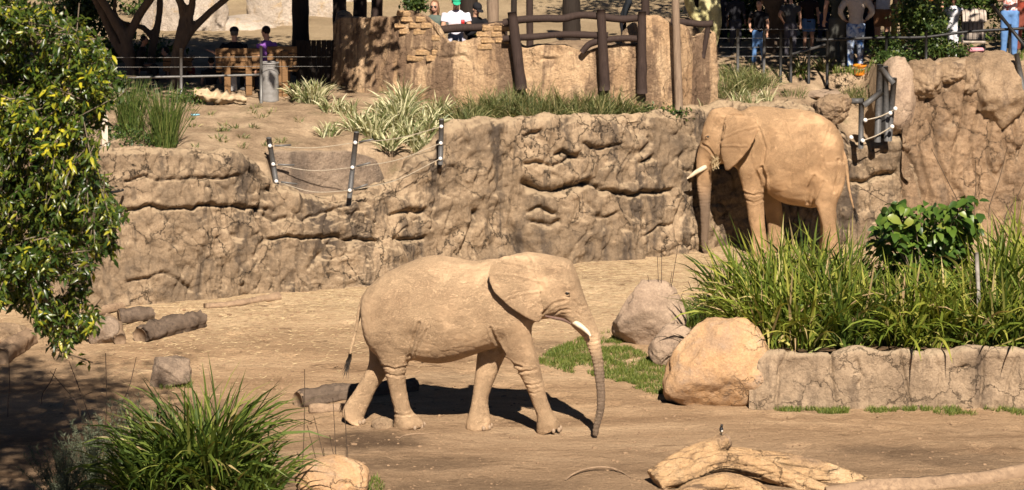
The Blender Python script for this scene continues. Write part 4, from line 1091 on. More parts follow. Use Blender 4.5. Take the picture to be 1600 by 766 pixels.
# trodden straw and pebbles
rg = np.random.default_rng(14)
n = 7000
px = rg.uniform(150, 1600, n); t = rg.beta(1, 2.6, n); by = np.interp(px, pl(WB, 0), pl(WB, 1)) + 3
py = by + t * 170
Q = on(px, py, 0.0); Q[:, 2] = ground_z(Q[:, 0], Q[:, 1]) + .006
a = rg.uniform(0, np.pi, n); ln = rg.uniform(.03, .10, n); w = rg.uniform(.002, .0045, n)
dx = np.stack([np.cos(a), np.sin(a), rg.normal(0, .12, n)], -1) * ln[:, None] / 2; wx = np.stack([-np.sin(a), np.cos(a), 0 * a], -1) * w[:, None]
V = np.stack([Q - dx - wx, Q + dx - wx, Q + dx + wx + [0, 0, .004], Q - dx + wx + [0, 0, .004]], 1).reshape(-1, 3)
tag(mesh('straw_litter', V, np.arange(n * 4).reshape(-1, 4), M_straw, smooth=False), 'loose pale straw scattered along the foot of the rock wall', 'straw', kind='stuff')
parts = []
base, T8 = ico(1)
for i in range(2200):
    x = rg.uniform(60, 1600); y = rg.uniform(480, 766); q = on(x, y, 0.0); q[2] = ground_z(q[0], q[1])
    r = rg.choice([.012, .018, .028, .04], p=[.45, .33, .17, .05]) * rg.uniform(.7, 1.3)
    parts.append((base * (1 + rg.normal(0, .15, base.shape)) * r * np.array([1, 1, .6]) + q, T8))
V, Fs = join(parts)
M_clod = plain_mat('dirt_clods', (0.30, 0.20, 0.115), (0.15, 0.095, 0.055), .95, 3)
tag(mesh('dirt_clods', V, Fs, M_clod, smooth=False), 'small clods and pebbles strewn over the dirt', 'pebbles', kind='stuff')

# ------------------------------------------------------------------ vegetation
def blades(B, az, th0, kap, L, W, seg=5, twist=0.6, rg=None):
    n = len(B); t = np.linspace(0, 1, seg + 1)
    th = th0[:, None] + kap[:, None] * t[None] ** 1.5
    st = L[:, None] / seg
    dr = np.sin(th) * st; dz = np.cos(th) * st
    r = np.concatenate([np.zeros((n, 1)), np.cumsum(dr[:, :-1], 1)], 1); z = np.concatenate([np.zeros((n, 1)), np.cumsum(dz[:, :-1], 1)], 1)
    ca, sa = np.cos(az)[:, None], np.sin(az)[:, None]
    C = np.stack([B[:, 0:1] + r * ca, B[:, 1:2] + r * sa, B[:, 2:3] + z], -1)
    tw = (rg.normal(0, twist, n) if rg is not None else np.zeros(n))[:, None] + 0 * t[None]
    side = np.stack([-sa * np.cos(tw) - ca * np.sin(tw) * np.cos(th), ca * np.cos(tw) - sa * np.sin(tw) * np.cos(th), np.sin(tw) * np.sin(th)], -1)
    wd = (W[:, None] * np.minimum(1, (0.55 + 1.5 * t)) * np.sqrt(np.clip(1 - t ** 2.2, 0.0005, 1)))[..., None]
    V = np.stack([C - side * wd, C + side * wd], 2)      # n, seg+1, 2, 3
    idx = np.arange(n * (seg + 1) * 2).reshape(n, seg + 1, 2)
    q = np.stack([idx[:, :-1, 0], idx[:, :-1, 1], idx[:, 1:, 1], idx[:, 1:, 0]], -1).reshape(-1, 4)
    return V.reshape(-1, 3), q
def clump_geo(base, n, L, W, lean, kap, spread, seed, seg=5, squash=1.0):
    rg = np.random.default_rng(seed)
    a = rg.uniform(0, 2 * np.pi, n); r = spread * np.sqrt(rg.uniform(0, 1, n))
    B = np.stack([base[0] + r * np.cos(a), base[1] + r * np.sin(a) * squash, np.full(n, base[2] - .03)], -1)
    az = a + rg.normal(0, 1.15, n)
    th0 = np.abs(rg.normal(lean[0], lean[1], n)) * (0.35 + 0.65 * r / max(spread, 1e-3)); k = rg.normal(kap[0], kap[1], n)
    return blades(B, az, th0, k, rg.uniform(*L, n), rg.uniform(*W, n), seg, .7, rg)
def clump(name, px, py, n, L, W, lean, kap, spread, mat, label, cat, group=None, seed=1, base=None, seg=5):
    b = gpt(px, py) if base is None else np.asarray(base, float)
    V, q = clump_geo(b, n, L, W, lean, kap, spread, seed, seg)
    return tag(mesh(name, V, q, mat, origin=b), label, cat, group)
def leaf_geo(l=1.0, w=.42, fold=.18, curl=.25):
    t = [0, .33, .7, 1.0]; ww = [0, 1.0, .72, 0]
    V = [[0, 0, 0]]
    for k in (1, 2):
        x = t[k] * l; z = -curl * l * t[k] ** 2
        V += [[x, -w * l / 2 * ww[k], z + fold * w * l * ww[k]], [x, 0, z], [x, w * l / 2 * ww[k], z + fold * w * l * ww[k]]]
    V.append([l, 0, -curl * l])
    return np.array(V, float), np.array([[1, 2, 5, 4], [2, 3, 6, 5]]), np.array([[0, 2, 1], [0, 3, 2], [4, 5, 7], [5, 6, 7]])
def leaf_lite(w=.5, curl=.15):
    return np.array([[0, 0, 0], [.45, -w / 2, .05], [.45, w / 2, .05], [1, 0, -curl]], float), np.zeros((0, 4), int), np.array([[0, 2, 1], [1, 2, 3]])
def leaf_fine(w, fold, curl):
    t = [0, .12, .3, .5, .7, .87, 1.0]; ww = [0, .62, .95, 1.0, .78, .42, 0]
    V = [[0, 0, 0]]; Q, T = [], [[0, 2, 1], [0, 3, 2]]
    for k in range(1, 6):
        z = -curl * t[k] ** 2; e_ = fold * w * ww[k] + .02 * (-1) ** k
        V += [[t[k], -w / 2 * ww[k], z + e_], [t[k], 0, z], [t[k], w / 2 * ww[k], z + e_]]
        if k < 5: a = 1 + 3 * (k - 1); Q += [[a, a + 1, a + 4, a + 3], [a + 1, a + 2, a + 5, a + 4]]
    V.append([1, 0, -curl]); T += [[13, 14, 16], [14, 15, 16]]
    return np.array(V, float), np.array(Q), np.array(T)
def leaves(B, D, up, S, geo):
    """leaves at B pointing along D with size S"""
    Vl, q, t = geo; n = len(B); m = len(Vl)
    X = nrm(D); Y = nrm(np.cross(up, X)); Z = np.cross(X, Y)
    V = B[:, None] + S[:, None, None] * (Vl[None, :, 0, None] * X[:, None] + Vl[None, :, 1, None] * Y[:, None] + Vl[None, :, 2, None] * Z[:, None])
    off = (np.arange(n) * m)[:, None, None]
    return V.reshape(-1, 3), [(q[None] + off).reshape(-1, 4), (t[None] + off).reshape(-1, 3)]

M_strap = leaf_mat('strap_leaf_green', [(0.0, (0.065, 0.10, 0.014)), (0.4, (0.15, 0.20, 0.027)), (0.72, (0.29, 0.31, 0.05)), (0.86, (0.40, 0.37, 0.085)), (0.92, (0.50, 0.40, 0.19)), (1.0, (0.44, 0.31, 0.17))], .5, .3, spec=.22)
M_strapd = leaf_mat('strap_leaf_dark', [(0.0, (0.03, 0.055, 0.010)), (0.5, (0.068, 0.105, 0.017)), (0.86, (0.14, 0.185, 0.03)), (0.95, (0.30, 0.29, 0.08)), (1.0, (0.46, 0.34, 0.17))], .48, .3, spec=.22)
M_tuft = leaf_mat('grey_green_tuft', [(0.0, (0.06, 0.085, 0.025)), (0.5, (0.12, 0.14, 0.045)), (0.85, (0.26, 0.24, 0.10)), (1.0, (0.45, 0.37, 0.20))], .6, .25)
M_rush = leaf_mat('rush_green', [(0.0, (0.035, 0.06, 0.012)), (0.6, (0.07, 0.11, 0.02)), (1.0, (0.17, 0.19, 0.05))], .5, .2)
M_var = leaf_mat('variegated_blade', [(0.0, (0.10, 0.13, 0.04)), (0.3, (0.20, 0.22, 0.09)), (0.55, (0.48, 0.46, 0.26)), (1.0, (0.66, 0.61, 0.40))], .5, .25)
M_lawn = leaf_mat('lawn_grass', [(0.0, (0.06, 0.095, 0.012)), (0.6, (0.12, 0.165, 0.022)), (1.0, (0.25, 0.24, 0.07))], .6, .25)
M_grey = leaf_mat('grey_green_needle', [(0.0, (0.07, 0.085, 0.05)), (0.6, (0.12, 0.14, 0.085)), (1.0, (0.19, 0.20, 0.13))], .7, .2)
M_broad = leaf_mat('broad_leaf', [(0.0, (0.035, 0.075, 0.012)), (0.5, (0.075, 0.135, 0.018)), (0.85, (0.14, 0.21, 0.028)), (1.0, (0.26, 0.27, 0.05))], .4, .25, island=False, spec=.5)
M_fig = leaf_mat('fig_leaf_island', [(0.0, (0.020, 0.045, 0.008)), (0.55, (0.05, 0.082, 0.012)), (0.82, (0.12, 0.15, 0.018)), (0.95, (0.27, 0.27, 0.022)), (1.0, (0.42, 0.38, 0.03))], .32, .28, spec=.45)
M_fig2 = leaf_mat('fig_leaf', [(0.0, (0.035, 0.07, 0.010)), (0.45, (0.085, 0.125, 0.014)), (0.7, (0.24, 0.26, 0.02)), (1.0, (0.52, 0.46, 0.03))], .32, .3, island=False, spec=.45)
M_shade = leaf_mat('canopy_leaf', [(0.0, (0.03, 0.05, 0.012)), (0.6, (0.06, 0.09, 0.018)), (1.0, (0.11, 0.13, 0.03))], .5, .15)
M_hedge = leaf_mat('hedge_leaf', [(0.0, (0.025, 0.05, 0.012)), (0.6, (0.05, 0.085, 0.018)), (1.0, (0.12, 0.15, 0.03))], .45, .2)
M_stalk = plain_mat('dry_stalk', (0.10, 0.065, 0.04), (0.05, 0.035, 0.022), .8, 30, bd=0)
M_twig = plain_mat('twig_bark', (0.24, 0.19, 0.135), (0.12, 0.09, 0.06), .8, 30)
M_bark = wood_mat('dark_bark', (0.13, 0.095, 0.065), (0.045, 0.032, 0.022), bd=.02, axis=(4, 4, 1))

# planter clumps
rg = np.random.default_rng(77)
k = 0
for (row, Yb, zb, xs) in [(0, 41.75, .70, np.arange(1172, 1640, 40)), (1, 42.7, .68, np.arange(1158, 1660, 44)), (2, 43.6, .60, np.arange(1148, 1690, 52))]:
    for x in xs:
        xx = x + rg.uniform(-10, 10)
        b = at(xx, 500, Yb + rg.uniform(-.15, .15)); b[2] = zb * float(sst(2.5, 3.4, b[0])) + .02
        ti = 1.0
        if x < 1190: ti = .8
        if x > 1540 and row: ti = 1.16
        if 1340 < x < 1535 and row: ti = .66
        L = (.5 * ti, (1.45 if row == 0 else 1.8) * ti)
        clump('strappy_plant', 0, 0, 190, L, (.012, .027), (.5, .36), (.9, .7), .26, M_strap if rg.uniform() < .8 else M_strapd, 'strappy green plant massed behind the stone planter kerb', 'plant', 'strappy plants filling the planter', seed=200 + k, base=b, seg=6)
        k += 1
for (x, y, s) in [(1086, 508, 5), (1103, 500, 6), (1114, 486, 7)]:
    b = on(x, y, 0.05)
    clump('grass_tussock', 0, 0, 170, (.3, .55), (.006, .011), (.6, .3), (.9, .4), .22, M_strapd, 'dark low grass tussock behind the small wedged boulder', 'plant', 'low tussocks behind the planter boulders', seed=300 + s, base=b)
# foreground clump
for i, (x, y, n, L, lab) in enumerate([(322, 806, 640, (.8, 2.05), 'big arching strappy grass clump at the near left edge'), (245, 812, 380, (.7, 1.6), 'arching strappy grass clump beside the grey bush'), (385, 808, 220, (.6, 1.3), 'arching strappy grass clump beside the low orange rock')]):
    clump('strappy_clump', 0, 0, n, L, (.013, .027), (.26, .22), (1.35, .55), .30, M_strapd, lab, 'plant', seed=330 + i, base=on(x, y, 0.0), seg=7)
# grey wispy bush in the shade
for i, (x, y, h) in enumerate([(150, 790, 1.0), (215, 775, 1.15), (100, 800, .8)]):
    b = on(x, y, 0.0); g2 = np.random.default_rng(400 + i); parts = []
    for s in range(60):
        a = g2.uniform(0, 6.28); t = g2.uniform(.05, .75); d = np.array([math.cos(a) * math.sin(t), math.sin(a) * math.sin(t), math.cos(t)])
        l = h * g2.uniform(.55, 1.1); st = b + d * .05
        C = np.linspace(.15, 1, 26)[:, None] * l * d[None] + st
        m = 26 * 4; Bp = np.repeat(C, 4, 0)
        Dn = nrm(g2.normal(size=(m, 3)) + d * 1.2)
        parts.append(leaves(Bp, Dn, g2.normal(size=(m, 3)), g2.uniform(.035, .075, m), leaf_lite(.15)))
        parts.append(tube([st, st + d * l], [.006, .002], 4))
    V, Fs = join(parts)
    tag(mesh('grey_bush', V, Fs, M_grey, origin=b), 'wispy grey green bush beside the big strappy grass clump', 'bush', 'grey bushes in the shade')
# lawn patch
def scatter_px(poly, n, g2):
    xs = [p[0] for p in poly]; ys = [p[1] for p in poly]; X, Y = [], []
    while len(X) < n:
        a, b = g2.uniform(min(xs), max(xs), n), g2.uniform(min(ys), max(ys), n); m = in_poly(a, b, poly)
        X += list(a[m]); Y += list(b[m])
    return np.array(X[:n]), np.array(Y[:n])
def lawn(name, poly, n, L, label, seed, z0=0.0, W=(.003, .006), dens=.12):
    g2 = np.random.default_rng(seed); x, y = scatter_px(poly, n, g2)
    Q = on(x, y, z0 if z0 is not None else 2.8)
    if z0 is None:
        for _ in range(12): Q = on(x, y, .5 * Q[:, 2] + .5 * ground_z(Q[:, 0], Q[:, 1]))
    k = fbm(np.stack([Q[:, 0] * 2.2, Q[:, 1] * 1.6, 0 * x], -1), 3, seed) > -dens
    k &= g2.uniform(size=len(x)) < .25 + 1.5 * np.clip(fbm(np.stack([Q[:, 0] * 3, Q[:, 1] * 2.4, 0 * x], -1), 4, seed + 3, .65) + .32, 0, 1)
    Q = Q[k]
    if z0 is not None: Q[:, 2] = ground_z(Q[:, 0], Q[:, 1])
    n = len(Q)
    V, q = blades(Q, g2.uniform(0, 6.28, n), np.abs(g2.normal(.4, .3, n)), g2.normal(.6, .4, n), g2.uniform(*L, n), g2.uniform(*W, n), 2, .6, g2)
    return tag(mesh(name, V, q, M_lawn), label, 'grass', kind='stuff')
lawn('grass_patch', [(838, 566), (870, 545), (925, 525), (960, 520), (985, 545), (1010, 556), (1050, 568), (1062, 600), (1075, 632), (1040, 628), (985, 604), (945, 590), (880, 582)], 34000, (.03, .085), 'short green grass patch in front of the planter boulders', 501, dens=.38)
lawn('grass_strip', [(1150, 637), (1250, 640), (1400, 642), (1600, 640), (1600, 655), (1500, 656), (1430, 646), (1300, 650), (1190, 643)], 9000, (.03, .09), 'thin strip of green grass along the foot of the planter kerb', 502, dens=.0)
lawn('grass_tuft', [(245, 596), (262, 594), (300, 598), (298, 608), (250, 608)], 700, (.05, .12), 'short green grass at the foot of the lone grey rock', 503, dens=.5)
lawn('grass_tuft', [(556, 752), (590, 748), (604, 766), (560, 772)], 900, (.03, .1), 'short green grass beside the low orange rock', 504, dens=.5)

# broad-leaved shrub in the planter
b0 = at(1445, 500, 42.7); b0[2] = .7
e = empty('broadleaf_shrub', b0)
g2 = np.random.default_rng(91)
mls = []
for cu in (.15, .3, .45):
    Vl, q, t = leaf_fine(.60, .14, cu); mls.append(raw_mesh('leaf', Vl, [q, t], M_broad))
parts = []; tips = []
for i in range(46):
    x = g2.uniform(1350, 1534); yt = np.interp(x, [1356, 1380, 1440, 1480, 1530], [370, 308, 325, 315, 302]) + abs(g2.normal(0, 32))
    tp = at(x, yt, 42.6 + g2.uniform(-.6, .6))
    md = b0 * .5 + tp * .5 + np.array([0, 0, .18])
    P = resample([b0 + g2.normal(0, .12, 3) * [1, 1, 0], md, tp], 14)
    parts.append(tube(P, np.linspace(.014, .005, 14), 6)); tips.append(P)
V, Fs = join(parts); mesh('stems', V, Fs, M_twig, e)
for P in tips:
    for j in range(6):
        u = 13 - j * .6; c = P[int(u)]
        a = g2.uniform(0, 6.28); d = np.array([math.cos(a), math.sin(a) - .4, g2.uniform(-.75, .15)])
        d = nrm(d); lf = link('leaf', mls[g2.integers(3)], c + g2.normal(0, .02, 3), e)
        up = nrm(np.array([0, -.45, 1]) + g2.normal(0, .3, 3)); yv = nrm(np.cross(up, d)); zv = np.cross(d, yv)
        from mathutils import Matrix
        lf.rotation_euler = Matrix((d, yv, zv)).transposed().to_euler()
        s = g2.uniform(.14, .24); lf.scale = (s, s, s)
Bx = np.concatenate([P[g2.integers(6, 14, 16)] + g2.normal(0, .06, (16, 3)) for P in tips]); nx = len(Bx)
ax = g2.uniform(0, 6.28, nx); Dx = np.stack([np.cos(ax), np.sin(ax) - .2, g2.uniform(-.8, .2, nx)], -1)
V, Fs = leaves(Bx, Dx, g2.normal(0, .3, (nx, 3)) + [0, -.4, 1], g2.uniform(.12, .2, nx), leaf_fine(.55, .14, .3))
o = mesh('foliage', V, Fs, leaf_mat('broad_leaf_island', [(0.0, (0.03, 0.065, 0.012)), (0.6, (0.065, 0.12, 0.018)), (1.0, (0.13, 0.19, 0.028))], .4, .25)); o.parent = e; o.location = o.location - e.location; o['kind'] = 'stuff'
tag(e, 'bushy shrub with broad glossy green leaves rising out of the planter', 'shrub')

# dry stalks
def stalks(name, specs, Y, label, group=None):
    b = at(specs[0][0], specs[0][1], Y); e = empty('dry_stalk_tuft', b)
    for (x0, y0, x1, y1) in specs:
        q0 = at(x0, y0, Y)
        mesh('stalk', *tube([q0 - [0, 0, .1], q0, at((x0 + x1) / 2 + 2, (y0 + y1) / 2, Y), at(x1, y1, Y)], [.007, .007, .006, .004], 5, 8), M_stalk, e)
    return tag(e, label, 'dry stalks', group)
stalks('dry_stalks', [(1028, 530, 1027, 400), (1029, 530, 1050, 425), (1027, 530, 1012, 430), (1030, 530, 1068, 455), (1028, 530, 1034, 385), (1031, 530, 1060, 380)], 45.0, 'dry upright stalks in front of the angular pinkish boulder')
stalks('dry_stalks', [(1098, 500, 1085, 420), (1100, 500, 1112, 418), (1102, 500, 1096, 440), (1108, 500, 1128, 430), (1096, 500, 1075, 440)], 44.0, 'dry upright stalks at the left end of the planter')
stalks('dry_stalks', [(150, 690, 108, 565), (164, 700, 165, 552), (190, 640, 213, 558), (65, 620, 88, 575), (125, 640, 78, 580), (100, 630, 145, 612), (12, 640, 14, 568)], 38.4, 'thin dark stalks rising from the shaded ground by the grey bushes')
stalks('dry_stalks', [(512, 790, 505, 700), (525, 790, 520, 622), (532, 790, 515, 680), (538, 790, 540, 660), (520, 790, 490, 650), (470, 780, 476, 577), (545, 790, 538, 640), (505, 780, 480, 665)], 36.6, 'thin dry stalks between the strappy clump and the low orange rock')
stalks('dry_stalks', [(1500, 330, 1455, 232), (1545, 330, 1574, 230), (1570, 340, 1600, 285), (1400, 330, 1340, 290), (1522, 330, 1524, 250)], 43.6, 'thin dry stalks standing above the planter against the cliff')

# terrace planting
g3 = np.random.default_rng(55)
for i, (x, y, n, h) in enumerate([(470, 158, 90, .5), (492, 162, 110, .6), (520, 175, 50, .4), (515, 212, 45, .35), (540, 178, 50, .4), (560, 205, 90, .55), (585, 215, 100, .6), (600, 190, 90, .55), (622, 200, 140, .75),
                                  (630, 172, 110, .7), (655, 238, 120, .62), (640, 225, 110, .6), (668, 205, 110, .6), (682, 188, 100, .6), (605, 232, 80, .5)]):
    clump('variegated_plant', x, y, n, (h * .6, h * 1.05), (.009, .018), (.5, .3), (1.1, .4), .16, M_var, 'cream striped strappy plant on the sandy terrace above the wall', 'plant', 'cream striped terrace plants', seed=600 + i)
for i, (x, y, n, h, m, lab) in enumerate([(258, 228, 420, 1.12, M_rush, 'tall upright green rush clump on the terrace edge'), (205, 205, 330, 1.0, M_rush, 'dark rush clump behind the white stake')]):
    clump('rush_clump', x, y, n, (h * .6, h * 1.05), (.004, .008), (.22, .12), (.35, .2), .2, m, lab, 'rushes', seed=640 + i)
for i, (x, y, n, h) in enumerate([(735, 200, 260, .42), (800, 185, 240, .55), (830, 190, 230, .55), (868, 188, 230, .5), (905, 187, 230, .45), (935, 189, 230, .5), (968, 184, 210, .5), (775, 180, 200, .5), (718, 190, 180, .45), (752, 188, 220, .6), (816, 178, 220, .6), (850, 180, 220, .6), (886, 180, 220, .55), (920, 180, 200, .5), (952, 182, 220, .55), (990, 184, 160, .4)]):
    clump('grass_tussock', x, y, n, (h * .5, h * 1.3), (.005, .009), (.55, .3), (.8, .4), .22, M_tuft, 'grey green grass tussock at the foot of the plaster wall', 'grass', 'tussocks below the plaster wall', seed=660 + i)
for i, (x, y, n, h) in enumerate([(1140, 150, 240, .5), (1165, 140, 240, .5), (1190, 135, 200, .45), (1150, 120, 200, .4), (1352, 158, 160, .36), (1328, 150, 120, .3), (1240, 150, 80, .25), (1100, 175, 120, .3)]):
    clump('grass_tussock', x, y, n, (h * .5, h * 1.15), (.004, .008), (.6, .3), (.8, .4), .28, M_tuft, 'loose green grass tussock on the slope behind the ochre elephant', 'grass', 'tussocks on the right-hand slope', seed=690 + i)
for i, (x, y, n, h) in enumerate([(1155, 168, 40, .45), (1175, 168, 40, .4), (1198, 158, 35, .35), (1100, 178, 50, .35)]):
    clump('variegated_plant', x, y, n, (h * .6, h * 1.1), (.008, .014), (.5, .3), (.9, .4), .1, M_var, 'cream striped strappy plant on the slope beside the plaster wall end', 'plant', 'cream striped plants by the plaster wall end', seed=710 + i)
for i in range(26):
    x, y = g3.uniform(290, 470), g3.uniform(165, 232)
    clump('weed', x, y, 22, (.06, .17), (.006, .012), (.8, .3), (.6, .3), .07, M_tuft, 'small weed sprouting from the bare terrace soil', 'weed', 'small weeds on the terrace', seed=730 + i)
for i, (x, y) in enumerate([(225, 225), (185, 215), (295, 160), (1000, 182), (1035, 184)]):
    b = gpt(x, y); g4 = np.random.default_rng(780 + i); m = 420
    B = b + g4.normal(0, 1, (m, 3)) * [.22, .14, .07] + [0, 0, .09]
    V, Fs = leaves(B, g4.normal(size=(m, 3)), g4.normal(size=(m, 3)) * .5 + [0, 0, 1], g4.uniform(.04, .09, m), leaf_geo(1, .5))
    tag(mesh('ground_cover', V, Fs, M_hedge, origin=b), 'low mat of dark green leaves at the terrace plants', 'plant', 'low leafy mats', kind='stuff')
lawn('terrace_grass', [(1125, 112), (1300, 105), (1500, 88), (1600, 80), (1600, 100), (1420, 100), (1340, 118), (1210, 128), (1125, 150)], 2600, (.06, .2), 'rough green grass along the edge of the visitor path', 509, z0=None, dens=.05, W=(.006, .012))

# leafy fig branch in the near left foreground
FY = 28.0
fpoly = [(-260, -60), (10, -60), (55, -20), (85, 10), (100, 40), (128, 28), (150, 55), (170, 75), (178, 100), (186, 140), (168, 165), (180, 190), (150, 205), (148, 240), (160, 262), (150, 285), (178, 300), (196, 325), (190, 350), (170, 362), (182, 392),
         (160, 408), (140, 430), (135, 462), (158, 490), (150, 515), (118, 535), (104, 556), (80, 548), (66, 524), (30, 500), (0, 490), (-260, 480)]
g2 = np.random.default_rng(123)
tx, ty = scatter_px(fpoly, 3000, g2)
dens = fbm(np.stack([tx / 70, ty / 70, 0 * tx], -1), 3, 6) > -.42
tx, ty = tx[dens], ty[dens]
tY = FY + g2.uniform(-1.3, 1.3, len(tx))
trunk_base = np.array([-7.6, 28.3, 0.0])
e = empty('fig_tree', trunk_base)
fork = np.array([-7.2, 28.2, 5.6])
wood = [tube([trunk_base + [0, 0, -.1], trunk_base + [.1, 0, 2.8], fork], [.34, .28, .22], 14, 24, .12, 2, 3),
        tube([fork, [-7.0, 28, 8.5], [-6.2, 28, 11.0]], [.2, .15, .05], 10, 16, .1, 2, 4)]
limbs = []
for (x, y, Y) in [(150, 130, 28.2), (110, 60, 27.6), (175, 330, 28.1), (110, 500, 27.8), (60, 250, 28.6), (30, 420, 27.5), (140, 200, 27.2), (0, 60, 28.8)]:
    tpt = at(x, y, Y); P = resample([fork + [0, 0, -.5 if y > 300 else .2], fork * .5 + tpt * .5 + [0, 0, .25], tpt], 24)
    wood.append(tube(P, np.linspace(.09, .012, 24), 7)); limbs.append(P)
LP = np.concatenate(limbs)
B, D, U = [], [], []
for x, y, Y in zip(tx, ty, tY):
    tip = at(x, y, Y); j = np.linalg.norm(LP - tip, axis=1).argmin(); s0 = LP[j]
    dirn = nrm(tip - s0 + g2.normal(0, .15, 3) + [0, 0, -.05]); ln = g2.uniform(.22, .5)
    st = tip - dirn * ln
    wood.append(tube([st, tip], [.006, .002], 4))
    m = g2.integers(14, 28); t = g2.uniform(.1, 1.05, m)
    B.append(st + t[:, None] * dirn * ln + g2.normal(0, .02, (m, 3)))
    dd = nrm(g2.normal(size=(m, 3)) + dirn * .6 + np.array([0, -.25, -.55])); D.append(dd)
    U.append(g2.normal(0, .5, (m, 3)) + [0, -.5, .8])
B, D, U = map(np.concatenate, (B, D, U))
gl_ = leaf_geo(1, .32, .2, .25)
V, Fs = join(wood); mesh('trunk', V, Fs, M_twig, e)
S = g2.uniform(.05, .11, len(B))
front = np.argsort(B[:, 1] - 5.0 * (S - .09)); PXb, PYb = proj(B)
vis = [i for i in front if 0 < PXb[i] < 200 and 70 < PYb[i] < 265][:290]
msk = np.ones(len(B), bool); msk[vis] = False
bk = msk & (B[:, 1] > 27.7); msk &= ~bk
V, Fs = join([leaves(B[msk], D[msk], U[msk], S[msk], gl_), leaves(B[bk], D[bk], U[bk], S[bk] * 1.1, leaf_lite(.36, .2))])
o = mesh('crown', V, Fs, M_fig, e); o['kind'] = 'stuff'
ml = raw_mesh('leaf', gl_[0], [gl_[1], gl_[2]], M_fig2)
for i in vis:
    d = nrm(D[i]); yv = nrm(np.cross(U[i], d)); zv = np.cross(d, yv); s = S[i]
    link('leaf', ml, B[i], e, Matrix((d, yv, zv)).transposed().to_euler(), (s, s, s))
# the rest of its crown, up and away
def crown_geo(c, r, n, size, seed, clumps=90, hollow=.35):
    g4 = np.random.default_rng(seed)
    d = nrm(g4.normal(size=(clumps, 3))); rr = g4.uniform(hollow, 1, clumps) ** .6
    C = d * rr[:, None] * np.asarray(r) * (1 + .25 * pn(d * 2, seed))[:, None]
    k = g4.integers(0, clumps, n); cr = np.asarray(r).mean() * .24
    B = np.asarray(c) + C[k] + g4.normal(0, cr, (n, 3)) * [1, 1, .7]
    return leaves(B, g4.normal(size=(n, 3)), g4.normal(size=(n, 3)) * .6 + [0, 0, 1], g4.uniform(*size, n), leaf_lite(.55))
V, Fs = crown_geo((-6.5, 28.0, 11.0), (2.9, 2.8, 2.4), 24000, (.12, .20), 5, 260, .1)
o = mesh('crown', V, Fs, M_fig, e); o['kind'] = 'stuff'
tag(e, 'leafy fig tree with yellow-tipped glossy leaves hanging into the near left side', 'tree')

# ------------------------------------------------------------------ fences, posts, furniture
M_pipe = plain_mat('grey_painted_pipe', (0.085, 0.083, 0.08), (0.05, 0.048, 0.045), .55, 25, .4)
M_galv = plain_mat('galvanised_pipe', (0.17, 0.165, 0.155), (0.11, 0.105, 0.095), .5, 25, .4, metal=.4)
M_wire = plain_mat('wire_rope', (0.42, 0.36, 0.27), (0.28, 0.23, 0.16), .6, 40, bd=0)
M_white = plain_mat('white_insulator', (0.78, 0.76, 0.72), (0.6, 0.58, 0.54), .45, 30, bd=0)
M_black = plain_mat('black_pipe', (0.022, 0.021, 0.02), (0.012, 0.012, 0.011), .5, 25)
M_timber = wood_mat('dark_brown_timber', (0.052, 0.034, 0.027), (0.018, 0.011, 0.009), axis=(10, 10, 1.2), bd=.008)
M_shadewood = wood_mat('shade_dark_timber', (0.035, 0.026, 0.02), (0.012, 0.009, 0.007), axis=(8, 8, 1), bd=.01)  # near-black base colour carries the shade the posts stand in
M_wpost = wood_mat('weathered_post', (0.30, 0.22, 0.15), (0.08, 0.05, 0.035), axis=(9, 9, 0.7), bd=.01)
M_bench = wood_mat('orange_bench_wood', (0.24, 0.135, 0.06), (0.12, 0.065, 0.03), axis=(1, 8, 8), bd=.004)
def bar(name, a, b, r, mat, parent, n=10, rough=0, seed=0, segs=None, **k):
    pts = [a, b] if not isinstance(a, list) else a
    V, Fs = tube(pts, r, n, segs, rough, 4, seed, **k)
    return mesh(name, V, Fs, mat, parent)

# sagging wire fence in the notch
f0 = at(546, 302, 49.55)
e = empty('wire_fence', f0)
PO = [((420, 216), (433, 288), 50.05), ((557, 207), (546, 304), 49.95), ((690, 187), (688, 252), 51.0)]
tops = []
for (t, b, Y) in PO:
    p = bar('post', at(t[0], t[1], Y), at(b[0], b[1] + 5, Y), .045, M_pipe, e)
    mesh('post_cap', *ball(at(t[0], t[1], Y), (.05, .05, .02), 10, 5), M_pipe, e)
for lv in range(3):
    u = (.16, .56, .93)[lv]
    pts = [at(t[0] + (b[0] - t[0]) * u, t[1] + (b[1] - t[1]) * u, Y) + [0, -.05, 0] for (t, b, Y) in PO]
    for p, q in zip(pts[:-1], pts[1:]):
        m = (p + q) / 2 - [0, 0, .06 + .02 * lv]
        bar('wire', [p, m, q], None, .007, M_wire, e, 6, segs=14)
        d = nrm(q - p); bar('turnbuckle', p + d * .08, p + d * .36, .016, M_galv, e, 8)
    for p in pts: mesh('insulator', *ball(p, .034, 10, 7), M_white, e)
tag(e, 'sagging three-strand wire fence with leaning grey posts in the wall notch', 'fence')

